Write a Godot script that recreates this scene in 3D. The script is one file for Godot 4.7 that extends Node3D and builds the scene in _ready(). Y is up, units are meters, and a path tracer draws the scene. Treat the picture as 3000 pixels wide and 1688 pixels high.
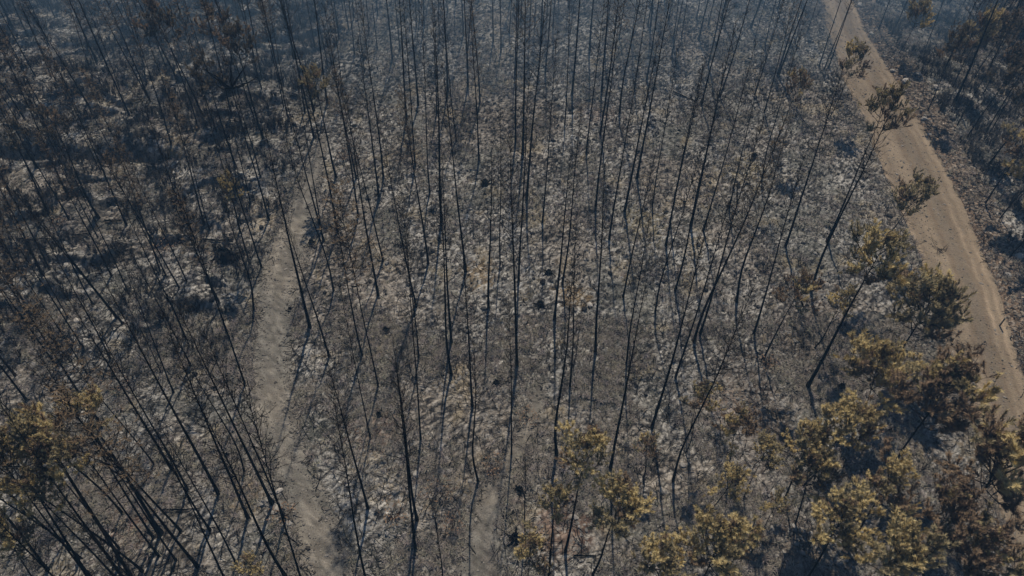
extends Node3D
# A burnt pine plantation seen from a drone: a dirt track, a gravel road, rows of charred trunks and a few scorched crowns.
# Units are metres, y is up, the camera hangs 38 m over the origin and looks towards -z.

var rng := RandomNumberGenerator.new()
var used := {}
var mats := {}
var n_big := FastNoiseLite.new()
var n_mid := FastNoiseLite.new()
var n_small := FastNoiseLite.new()
var n_fine := FastNoiseLite.new()
var n_cell := FastNoiseLite.new()
var n_patch := FastNoiseLite.new()

class Buf:
	var v := PackedVector3Array()
	var n := PackedVector3Array()
	var c := PackedColorArray()
	var i := PackedInt32Array()
	func tri(a: Vector3, b: Vector3, d: Vector3, col: Color) -> void:
		var k := v.size()
		var nn := (d - a).cross(b - a).normalized()
		v.push_back(a); v.push_back(b); v.push_back(d)
		for q in 3:
			n.push_back(nn); c.push_back(col); i.push_back(k + q)
	func tube(p: PackedVector3Array, r: PackedFloat32Array, sides: int, col: Color, wob := 0.0) -> void:
		var m := p.size()
		var k0 := v.size()
		var side := Vector3.ZERO
		for a in m:
			var t: Vector3 = (p[min(a + 1, m - 1)] - p[max(a - 1, 0)]).normalized()
			if a == 0:
				side = t.cross(Vector3.UP if absf(t.y) < 0.9 else Vector3.RIGHT).normalized()
			else:
				side = (side - t * side.dot(t)).normalized()
			var oth := t.cross(side)
			for s in sides:
				var th := TAU * s / sides
				var dir := side * cos(th) + oth * sin(th)
				v.push_back(p[a] + dir * r[a] * (1.0 + wob * sin(s * 2.3 + a * 1.7)))
				n.push_back(dir); c.push_back(col)
		for a in m - 1:
			for s in sides:
				var q0 := k0 + a * sides + s
				var q1 := k0 + a * sides + (s + 1) % sides
				i.push_back(q0); i.push_back(q1); i.push_back(q0 + sides)
				i.push_back(q1); i.push_back(q1 + sides); i.push_back(q0 + sides)
		var top := v.size()
		v.push_back(p[m - 1]); n.push_back((p[m - 1] - p[m - 2]).normalized()); c.push_back(col)
		for s in sides:
			i.push_back(top); i.push_back(k0 + (m - 1) * sides + s); i.push_back(k0 + (m - 1) * sides + (s + 1) % sides)
	func mesh() -> ArrayMesh:
		var a := []
		a.resize(Mesh.ARRAY_MAX)
		a[Mesh.ARRAY_VERTEX] = v
		a[Mesh.ARRAY_NORMAL] = n
		a[Mesh.ARRAY_COLOR] = c
		a[Mesh.ARRAY_INDEX] = i
		var m := ArrayMesh.new()
		m.add_surface_from_arrays(Mesh.PRIMITIVE_TRIANGLES, a)
		return m

# ---------------------------------------------------------------- naming
func numbered(called: String) -> String:
	var k: int = used.get(called, -1) + 1
	used[called] = k
	return called if k == 0 else "%s_%03d" % [called, k]

func thing(called: String, label: String, category: String, at: Vector3, group := "") -> Node3D:
	var o := Node3D.new()
	o.name = numbered(called)
	add_child(o)
	o.position = at
	tag(o, label, category, group)
	return o

func tag(o: Node, label: String, category: String, group := "") -> void:
	o.set_meta("label", label)
	o.set_meta("category", category)
	if group != "":
		o.set_meta("group", group)

func part(called: String, m: Mesh, mat: Material, parent: Node3D) -> MeshInstance3D:
	var o := MeshInstance3D.new()
	o.name = called
	o.mesh = m
	o.material_override = mat
	parent.add_child(o, true)
	return o

func structure(called: String, m: Mesh, mat: Material, label: String) -> MeshInstance3D:
	var o := MeshInstance3D.new()
	o.name = called
	o.mesh = m
	o.material_override = mat
	add_child(o)
	o.set_meta("kind", "structure")
	o.set_meta("label", label)
	return o

# ---------------------------------------------------------------- textures and materials
func ramp_texture(noise: FastNoiseLite, size: int, cols: Array, gain := 1.0) -> ImageTexture:
	var src: Image = noise.get_seamless_image(size, size)
	src.convert(Image.FORMAT_L8)
	var d := src.get_data()
	var lut := []
	for k in 256:
		var t: float = clampf((k / 255.0 - 0.5) * gain + 0.5, 0.0, 1.0) * (cols.size() - 1)
		var a := int(floor(t))
		var b: int = min(a + 1, cols.size() - 1)
		var col: Color = (cols[a] as Color).lerp(cols[b], t - a).linear_to_srgb()
		lut.push_back([int(col.r * 255), int(col.g * 255), int(col.b * 255)])
	var out := PackedByteArray()
	out.resize(d.size() * 3)
	for k in d.size():
		var e: Array = lut[d[k]]
		out[k * 3] = e[0]
		out[k * 3 + 1] = e[1]
		out[k * 3 + 2] = e[2]
	var im := Image.create_from_data(size, size, false, Image.FORMAT_RGB8, out)
	return ImageTexture.create_from_image(im)

func normal_texture(noise: FastNoiseLite, size: int, depth: float) -> ImageTexture:
	var im: Image = noise.get_seamless_image(size, size)
	im.convert(Image.FORMAT_RGBA8)
	im.bump_map_to_normal_map(depth)
	return ImageTexture.create_from_image(im)

func fnoise(kind: int, sd: int, freq: float, oct := 3, fractal := FastNoiseLite.FRACTAL_FBM) -> FastNoiseLite:
	var f := FastNoiseLite.new()
	f.noise_type = kind
	f.seed = sd
	f.frequency = freq
	f.fractal_type = fractal
	f.fractal_octaves = oct
	return f

func mat(rough: float, tex: Texture2D, scale: float, nor: Texture2D = null, vcol := true, nscale := 1.0) -> StandardMaterial3D:
	var m := StandardMaterial3D.new()
	m.roughness = rough
	m.metallic_specular = 0.3
	m.vertex_color_use_as_albedo = vcol
	if tex:
		m.albedo_texture = tex
		m.uv1_triplanar = true
		m.uv1_world_triplanar = true
		m.uv1_scale = Vector3.ONE * scale
	if nor:
		m.normal_enabled = true
		m.normal_texture = nor
		m.normal_scale = nscale
	return m

func make_materials() -> void:
	var SX := FastNoiseLite.TYPE_SIMPLEX_SMOOTH
	# textures are multipliers of the vertex colours: greys round one, with flecks
	var grit := ramp_texture(fnoise(SX, 3, 0.045, 4), 1024, [Color(.35, .35, .36), Color(.62, .61, .6), Color(.8, .79, .78), Color(1, .99, .97)], 1.7)
	var grit_n := normal_texture(fnoise(SX, 5, 0.03, 4), 1024, 9.0)
	mats.ground = mat(0.95, grit, 1.0 / 7.3, grit_n, true, 1.0)
	var dust := ramp_texture(fnoise(SX, 9, 0.05, 4), 1024, [Color(.6, .59, .57), Color(.78, .77, .75), Color(.9, .89, .87), Color(1, 1, 1)], 1.5)
	var dust_n := normal_texture(fnoise(SX, 15, 0.06, 3), 512, 4.0)
	mats.road = mat(0.95, dust, 1.0 / 5.7, dust_n, true, 0.6)
	var bark := ramp_texture(fnoise(FastNoiseLite.TYPE_CELLULAR, 21, 0.06, 3), 512, [Color(1, 1, 1), Color(.7, .7, .7), Color(.4, .4, .4)], 1.2)
	mats.bark = mat(0.9, bark, 1.0 / 0.9, null, true)
	mats.twig = mat(0.9, null, 1.0, null, true)
	mats.stone = mat(0.93, grit, 1.0 / 1.3, null, true)
	for k in ["ochre", "rust", "olive", "dull"]:
		var m := mat(0.75, null, 1.0, null, true)
		m.cull_mode = BaseMaterial3D.CULL_DISABLED
		var col: Color = {"ochre": Color(.58, .485, .255), "rust": Color(.225, .163, .105), "olive": Color(.31, .265, .155), "dull": Color(.12, .098, .066)}[k]
		m.albedo_color = col.linear_to_srgb()
		m.backlight_enabled = true
		m.backlight = (col * 0.85).linear_to_srgb()
		mats[k] = m

# ---------------------------------------------------------------- the lie of the land
# edges of the gravel road and of the dirt track: [z, left x, right x], from the near end to the far end
const PATCHES := [
	[-19.08, -42.75, 1.67, 2.19, Color(.47, .41, .32)],
	[-35.11, -59.74, 1.68, 2.31, Color(.47, .41, .32)],
	[-2.39, -37.65, 1.09, 1.57, Color(.34, .245, .13)],
	[1.27, -32.60, 1.59, 1.22, Color(.42, .34, .30)],
	[19.10, -50.26, 2.00, 2.13, Color(.40, .34, .21)],
	[-13.93, -19.99, 0.84, 1.25, Color(.34, .245, .13)],
	[-19.80, -18.14, 1.26, 1.37, Color(.25, .15, .105)],
	[-39.94, -46.08, 1.58, 1.50, Color(.47, .41, .32)],
	[-27.84, -48.18, 1.49, 0.80, Color(.56, .55, .53)],
	[-19.57, -48.63, 1.65, 1.59, Color(.56, .55, .53)],
	[-1.73, -71.84, 1.23, 5.99, Color(.47, .41, .32)],
	[-3.99, -62.24, 1.60, 1.81, Color(.47, .41, .32)],
	[-7.74, -24.13, 1.60, 1.43, Color(.25, .15, .105)],
	[0.37, -21.09, 1.15, 1.30, Color(.42, .34, .30)],
	[2.99, -18.36, 1.65, 1.58, Color(.25, .15, .105)],
	[13.26, -27.15, 1.70, 1.57, Color(.42, .34, .30)],
	[7.19, -58.62, 1.86, 1.69, Color(.42, .34, .30)],
	[11.78, -35.03, 1.66, 1.30, Color(.56, .55, .53)],
	[10.02, -43.43, 1.58, 2.02, Color(.40, .34, .21)],
	[-21.74, -40.33, 0.74, 1.11, Color(.56, .55, .53)],
	[-28.90, -39.98, 1.97, 0.51, Color(.56, .55, .53)],
	[-6.27, -20.64, 1.13, 1.06, Color(.47, .41, .32)],
	[-20.37, -28.39, 1.48, 1.08, Color(.47, .41, .32)],
	[4.29, -35.98, 1.19, 1.16, Color(.34, .245, .13)],
]
const ROAD := [[60.0, 20.5, 25.0], [20.0, 22.6, 26.2], [-5.0, 25.0, 28.6], [-16.9, 27.1, 30.6], [-23.4, 28.2, 31.9], [-31.4, 29.2, 33.3], [-39.1, 30.2, 34.8], [-45.9, 30.8, 35.8], [-52.4, 31.1, 36.3], [-58.0, 31.5, 36.5], [-64.5, 31.7, 36.5], [-70.5, 32.2, 36.5], [-77.0, 33.1, 36.8], [-85.0, 34.5, 37.9], [-100.0, 37.6, 40.8], [-200.0, 60.0, 63.5]]
const TRACK := [[30.0, 4.0, 6.0], [0.0, -4.4, -2.2], [-10.0, -7.6, -5.2], [-15.6, -10.0, -7.7], [-18.8, -11.5, -9.1], [-22.0, -13.3, -11.3], [-25.6, -15.2, -12.8], [-29.0, -16.3, -13.9], [-33.0, -17.0, -14.6], [-37.0, -17.5, -14.9], [-42.4, -17.6, -15.2], [-46.5, -17.3, -15.7], [-50.0, -17.0, -16.0], [-53.5, -16.7, -16.3]]
const PATH := [[8.0, -5.4, -3.6], [-6.0, -4.0, -2.0], [-15.8, -2.3, -0.2], [-18.4, -2.0, -0.3], [-20.5, -1.5, 0.0], [-22.0, -0.7, 0.6], [-24.0, 0.4, 1.5], [-26.5, 1.3, 2.1], [-28.5, 1.8, 2.2]]

func edges(tab: Array, z: float) -> Vector2:
	if z > tab[0][0] or z < tab[-1][0]:
		return Vector2(INF, INF)
	for k in tab.size() - 1:
		if z >= tab[k + 1][0]:
			var t: float = (tab[k][0] - z) / (tab[k][0] - tab[k + 1][0])
			return Vector2(lerpf(tab[k][1], tab[k + 1][1], t), lerpf(tab[k][2], tab[k + 1][2], t))
	return Vector2(INF, INF)

# how far (x, z) lies outside the strip, negative inside it
func outside(e: Vector2, x: float) -> float:
	if is_inf(e.x):
		return 99.0
	return maxf(e.x - x, x - e.y)

func smooth_y(x: float, z: float) -> float:
	return n_big.get_noise_2d(x, z) * 0.55

func terrace_weight(x: float, z: float) -> float:
	return smoothstep(-17.5, -22.0, x) * smoothstep(-27.0, -33.0, z) * 0.95 + 0.16 * smoothstep(-50.0, -66.0, z) * smoothstep(30.0, 20.0, x) * smoothstep(-22.0, -17.5, x)

func terrace_u(x: float, z: float) -> float:
	return (-z + 0.10 * x + n_mid.get_noise_2d(x * 0.35 + 40.0, z * 0.35) * 4.2) / 4.3

func terrace(u: float) -> float:
	var f := u - floorf(u)
	return smoothstep(0.0, 0.12, f) - f

func ditch_z(x: float) -> float:
	return -50.3 - (x + 35.0) * 0.02 + n_mid.get_noise_2d(x * 0.3, 5.0) * 0.5

func land(x: float, z: float, er: Vector2, et: Vector2, ep: Vector2) -> float:
	var y := smooth_y(x, z)
	var dr := outside(er, x)
	var dt := outside(et, x)
	var dp := outside(ep, x)
	var calm := smoothstep(0.1, 0.9, minf(dr, minf(dt, dp + 0.2)))
	var rough := n_mid.get_noise_2d(x, z) * 0.20 + n_small.get_noise_2d(x, z) * 0.07 + n_fine.get_noise_2d(x, z) * 0.06
	var tw := terrace_weight(x, z)
	if tw > 0.01:
		rough += tw * (0.45 + n_patch.get_noise_2d(x * 0.9, z * 0.9 + 70.0) * 0.9) * terrace(terrace_u(x, z))
	y += rough * (0.04 + 0.96 * calm)
	if x < -27.0 and x > -46.0:
		# an old ditch across the slope
		y -= 2.2 * exp(-pow((z - ditch_z(x)) / 0.95, 2.0)) * smoothstep(-27.0, -29.5, x) * smoothstep(-46.0, -42.0, x)
	y -= 0.10 * (1.0 - smoothstep(-0.25, 0.25, minf(dr, minf(dt, dp))))
	if not is_inf(er.x) and x > er.y:
		var d := x - er.y
		y += 0.42 * exp(-pow((d - 1.2) / 0.8, 2.0)) * (0.6 + 0.5 * n_mid.get_noise_2d(x * 0.7, z * 0.7))
		y -= 0.22 * maxf(0.0, minf(d, 24.0) - 2.6)
	return y

func ground_y(x: float, z: float) -> float:
	return land(x, z, edges(ROAD, z), edges(TRACK, z), edges(PATH, z))

func ground_colour(x: float, z: float, er: Vector2, et: Vector2, ep: Vector2) -> Color:
	var char_shade_c := Color(.036, .035, .035)
	var grey := Color(.205, .198, .185)
	var ash := Color(.52, .512, .488)
	var soil := Color(.235, .180, .130)
	var straw := Color(.30, .24, .135)
	var s := n_small.get_noise_2d(x * 1.6 + 70.0, z * 1.9)
	var f := n_fine.get_noise_2d(x * 1.8 + 31.0, z * 2.3)
	var p := n_patch.get_noise_2d(x, z)
	var q := n_patch.get_noise_2d(x * 0.45 + 300.0, z * 0.45)
	var streak := n_mid.get_noise_2d(x * 0.55, z * 2.6)
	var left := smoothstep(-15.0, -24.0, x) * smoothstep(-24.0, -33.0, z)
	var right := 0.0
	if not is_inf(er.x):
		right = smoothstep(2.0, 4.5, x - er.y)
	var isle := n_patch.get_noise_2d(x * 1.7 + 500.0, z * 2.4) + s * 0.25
	var dark := smoothstep(-0.02, 0.10, isle + left * 0.16 + right * 0.12 - 0.13)  # burn patches, thickened left and beyond the road to paint in tree shade
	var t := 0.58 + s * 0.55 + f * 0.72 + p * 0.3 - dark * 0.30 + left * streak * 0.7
	var c: Color
	if t < 0.42:
		c = char_shade_c.lerp(grey, smoothstep(0.10, 0.42, t))
	else:
		c = grey.lerp(ash, smoothstep(0.42, 1.0, t))
	c = c.lerp(soil, smoothstep(0.0, 0.35, q) * 0.4 * smoothstep(0.15, 0.5, t))
	c = c.lerp(Color(.13, .135, .12), smoothstep(0.1, 0.4, n_patch.get_noise_2d(x * 0.8 - 90.0, z * 0.8)) * 0.55)
	c = c.lerp(straw, smoothstep(0.15, 0.45, n_patch.get_noise_2d(x * 1.6 + 90.0, z * 1.6 + 11.0)) * 0.4 * (1.0 - dark))
	# brown needle litter under the scorched pines, and a few bare patches of sand, straw and ash
	var duff := smoothstep(9.0, 16.0, x) * smoothstep(-40.0, -30.0, z) * smoothstep(-0.35, 0.2, p + s * 0.5)
	c = c.lerp(Color(.105, .072, .052), duff * 0.6)
	for e in PATCHES:
		var ex: float = (x - e[0]) / e[2]
		var ez: float = (z - e[1]) / e[3]
		var dd := ex * ex + ez * ez
		if dd < 3.0:
			c = c.lerp((e[4] as Color) * (0.45 + 0.85 * clampf(0.5 + f + s * 0.6, 0.0, 1.0)), smoothstep(1.25, 0.35, dd + s * 1.6 + f * 1.3) * 0.65)
	var tw := terrace_weight(x, z)
	if tw > 0.3:
		var u := terrace_u(x, z)
		var fu := u - floorf(u)
		c = c.lerp(char_shade_c, (1.0 - smoothstep(0.11, 0.16, fu)) * 0.5)  # burnt riser faces, with their shade painted into the colour too
		c = c.lerp(ash, smoothstep(0.13, 0.16, fu) * (1.0 - smoothstep(0.17, 0.26, fu)) * clampf(0.15 + n_mid.get_noise_2d(x * 0.5, z * 0.5 + 9.0) * 1.6, 0.0, 0.75))  # sunlit lip of each terrace, painted as a broken pale line
	if not is_inf(er.x):
		var d := x - er.y
		var verge := smoothstep(-0.6, 0.1, d) * (1.0 - smoothstep(1.7, 3.6, d + s * 1.2))
		c = c.lerp(Color(.215, .155, .11) * (0.85 + 0.9 * f), verge * 0.95)
		var lv := smoothstep(2.0, 0.2, er.x - x) * smoothstep(-0.2, 0.0, er.x - x)
		c = c.lerp(Color(.19, .165, .135) * (0.9 + 0.6 * f), lv * 0.6)
	var dt := minf(outside(et, x), outside(ep, x))
	c = c.lerp(Color(.20, .185, .155) * (0.9 + 0.5 * f), (1.0 - smoothstep(-0.1, 0.8, dt)) * 0.6)
	return c

func axis(a: float, b: float, step: float, far: float) -> PackedFloat32Array:
	var mid := PackedFloat32Array()
	var x := a
	while x < b:
		mid.push_back(x)
		x += step
	mid.push_back(b)
	var lo := []
	var d := step
	x = a
	while x > a - far:
		d *= 1.32
		x -= d
		lo.push_front(x)
	var out := PackedFloat32Array(lo)
	out.append_array(mid)
	d = step
	x = b
	while x < b + far:
		d *= 1.32
		x += d
		out.push_back(x)
	return out

func build_ground() -> void:
	var xs := axis(-63.0, 74.0, 0.172, 900.0)
	var zs := axis(-98.0, -11.0, 0.172, 900.0)
	var nx := xs.size()
	var nz := zs.size()
	var v := PackedVector3Array(); v.resize(nx * nz)
	var nn := PackedVector3Array(); nn.resize(nx * nz)
	var cc := PackedColorArray(); cc.resize(nx * nz)
	var k := 0
	for b in nz:
		var z := zs[b]
		var er := edges(ROAD, z)
		var et := edges(TRACK, z)
		var ep := edges(PATH, z)
		# rows widen with the distance: no fine points far outside what can be seen
		for a in nx:
			var x := xs[a]
			var y := land(x, z, er, et, ep)
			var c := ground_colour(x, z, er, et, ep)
			if a > 20 and a < nx - 20 and b > 20 and b < nz - 20:
				# every patch of floor the size of a hand has its own height and tone
				var loose := smoothstep(-0.05, 0.5, minf(outside(er, x), minf(outside(et, x), outside(ep, x))))
				var j := rng.randf()
				y += (j - 0.5) * 0.075 * loose
				c = c * lerpf(1.0, 0.68 + j * 0.40 + rng.randf() * 0.30, loose)
				var roll := rng.randf()
				if roll < 0.04 * loose:
					c = Color(.022, .022, .023)
				elif roll > 1.0 - 0.035 * loose:
					c = c.lerp(Color(.54, .52, .48), 0.6)
			v[k] = Vector3(x + (rng.randf() - 0.5) * 0.07, y, z + (rng.randf() - 0.5) * 0.07)
			cc[k] = c
			k += 1
	for b in nz:
		var b0: int = max(b - 1, 0)
		var b1: int = min(b + 1, nz - 1)
		for a in nx:
			var p := v[b * nx + max(a - 1, 0)]
			var q := v[b * nx + min(a + 1, nx - 1)]
			var r := v[b0 * nx + a]
			var s := v[b1 * nx + a]
			nn[b * nx + a] = (s - r).cross(q - p).normalized()
	var ii := PackedInt32Array()
	ii.resize((nx - 1) * (nz - 1) * 6)
	k = 0
	for b in nz - 1:
		for a in nx - 1:
			var o := b * nx + a
			ii[k] = o; ii[k + 1] = o + 1; ii[k + 2] = o + nx
			ii[k + 3] = o + 1; ii[k + 4] = o + nx + 1; ii[k + 5] = o + nx
			k += 6
	var arr := []
	arr.resize(Mesh.ARRAY_MAX)
	arr[Mesh.ARRAY_VERTEX] = v
	arr[Mesh.ARRAY_NORMAL] = nn
	arr[Mesh.ARRAY_COLOR] = cc
	arr[Mesh.ARRAY_INDEX] = ii
	var m := ArrayMesh.new()
	m.add_surface_from_arrays(Mesh.PRIMITIVE_TRIANGLES, arr)
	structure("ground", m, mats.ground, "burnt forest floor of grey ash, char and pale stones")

# a strip of road: lanes of worn gravel across, ruts as real hollows
func build_strip(called: String, label: String, tab: Array, z0: float, z1: float, across: int, lanes: Callable) -> void:
	var v := PackedVector3Array()
	var nn := PackedVector3Array()
	var cc := PackedColorArray()
	var ii := PackedInt32Array()
	var step := 0.25
	var rows := int((z0 - z1) / step)
	for b in rows + 1:
		var z := z0 - b * step
		var e := edges(tab, z)
		var wob := n_mid.get_noise_2d(z * 0.9, e.x) * 0.22
		var wob2 := n_mid.get_noise_2d(z * 0.9 + 50.0, e.y) * 0.22
		for a in across + 1:
			var t := float(a) / across
			var x := lerpf(e.x - 0.35 + wob, e.y + 0.35 + wob2, t)
			var look: Array = lanes.call(t, x, z)
			var edge := minf(t, 1.0 - t) * across
			v.push_back(Vector3(x, smooth_y(x, z) - 0.02 + look[1] + n_fine.get_noise_2d(x * 1.3, z * 1.3) * 0.018 - (0.1 if edge < 0.5 else 0.0), z))
			nn.push_back(Vector3.UP)
			cc.push_back(look[0])
	var w := across + 1
	for b in rows + 1:
		for a in w:
			var p := v[b * w + max(a - 1, 0)]
			var q := v[b * w + min(a + 1, w - 1)]
			var r := v[max(b - 1, 0) * w + a]
			var s := v[min(b + 1, rows) * w + a]
			nn[b * w + a] = (q - p).cross(s - r).normalized() * -1.0
			if nn[b * w + a].y < 0.0:
				nn[b * w + a] = -nn[b * w + a]
	for b in rows:
		for a in across:
			var o := b * w + a
			ii.append_array([o, o + w, o + 1, o + 1, o + w, o + w + 1])
	var arr := []
	arr.resize(Mesh.ARRAY_MAX)
	arr[Mesh.ARRAY_VERTEX] = v
	arr[Mesh.ARRAY_NORMAL] = nn
	arr[Mesh.ARRAY_COLOR] = cc
	arr[Mesh.ARRAY_INDEX] = ii
	var m := ArrayMesh.new()
	m.add_surface_from_arrays(Mesh.PRIMITIVE_TRIANGLES, arr)
	structure(called, m, mats.road, label)

func bump(t: float, at: float, w: float) -> float:
	return exp(-pow((t - at) / w, 2.0))

func road_lanes(t: float, x: float, z: float) -> Array:
	var tan_c := Color(.268, .216, .160)
	var grey := Color(.178, .147, .114)
	var pale := Color(.37, .29, .21)
	var n := n_mid.get_noise_2d(x * 0.8, z * 0.12)
	var n2 := n_small.get_noise_2d(x * 1.5, z * 0.35)
	var sh := n_patch.get_noise_2d(7.0, z * 0.8) * 0.05
	var c := tan_c.lerp(grey, clampf(bump(t, 0.58 + sh, 0.13) * 0.9 + bump(t, 0.2 + sh, 0.07) * 0.35, 0.0, 1.0))
	c = c.lerp(Color(.17, .128, .09), clampf(bump(t, 0.46 + sh, 0.035) * 0.75 + bump(t, 0.68 + sh, 0.03) * 0.7 + bump(t, 0.8 + sh, 0.025) * 0.45 + bump(t, 0.13 + sh, 0.03) * 0.4, 0.0, 0.8))
	c = c.lerp(pale, clampf((bump(t, 0.055, 0.02) + bump(t, 0.86 + sh * 0.5, 0.018) * 0.8 + bump(t, 0.74 + sh, 0.012) * 0.5) * (0.7 + n * 1.2), 0.0, 0.8))
	c = c * (1.0 + n * 0.16 + n2 * 0.14) * (0.9 + 0.2 * rng.randf())
	var y := 0.04 * bump(t, 0.055, 0.03) + 0.05 * bump(t, 0.86, 0.03) - 0.035 * bump(t, 0.3 + sh, 0.08) - 0.03 * bump(t, 0.58 + sh, 0.08) + 0.02 * n
	var rag := smoothstep(0.07, 0.0, minf(t, 1.0 - t) + n_small.get_noise_2d(x * 1.2, z * 1.2) * 0.10)
	c = c.lerp(Color(.15, .12, .092) * (0.6 + 0.8 * rng.randf()), rag * 0.8)
	return [c, y + rag * 0.03 * rng.randf()]

func path_lanes(t: float, x: float, z: float) -> Array:
	var look := track_lanes(t, x, z)
	var e := smoothstep(-0.2, 0.3, n_mid.get_noise_2d(x * 1.4 + 8.0, z * 1.1) + absf(t - 0.5) * 0.9 - 0.25)
	look[0] = (look[0] as Color).lerp(Color(.12, .11, .1) * (1.0 + n_fine.get_noise_2d(x * 2.0, z * 2.0) * 1.4), e * 0.8)
	return look

func track_lanes(t: float, x: float, z: float) -> Array:
	var c := Color(.18, .172, .156).lerp(Color(.225, .207, .18), smoothstep(-0.1, 0.4, n_patch.get_noise_2d(x * 0.8, z * 0.8)))
	var n2 := n_small.get_noise_2d(x * 1.3, z * 0.6)
	c = c.lerp(Color(.15, .135, .115), bump(t, 0.5, 0.14) * 0.35)
	c = c * (1.0 + n2 * 0.35 + n_fine.get_noise_2d(x * 1.3, z * 1.3) * 0.3)
	c = c * (0.72 + 0.56 * rng.randf())
	c = c.lerp(Color(.09, .085, .078), smoothstep(0.15, 0.5, n_mid.get_noise_2d(x * 0.7 + 3.0, z * 0.5)) * 0.4)
	var rim := smoothstep(0.11, 0.0, minf(t, 1.0 - t) + n_mid.get_noise_2d(x * 2.0, z * 2.0) * 0.12)
	c = c.lerp(Color(.085, .08, .072), rim * 0.55)
	return [c, rng.randf() * 0.02 - 0.04 * bump(t, 0.25, 0.12) - 0.04 * bump(t, 0.75, 0.12) + n2 * 0.03]

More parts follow.
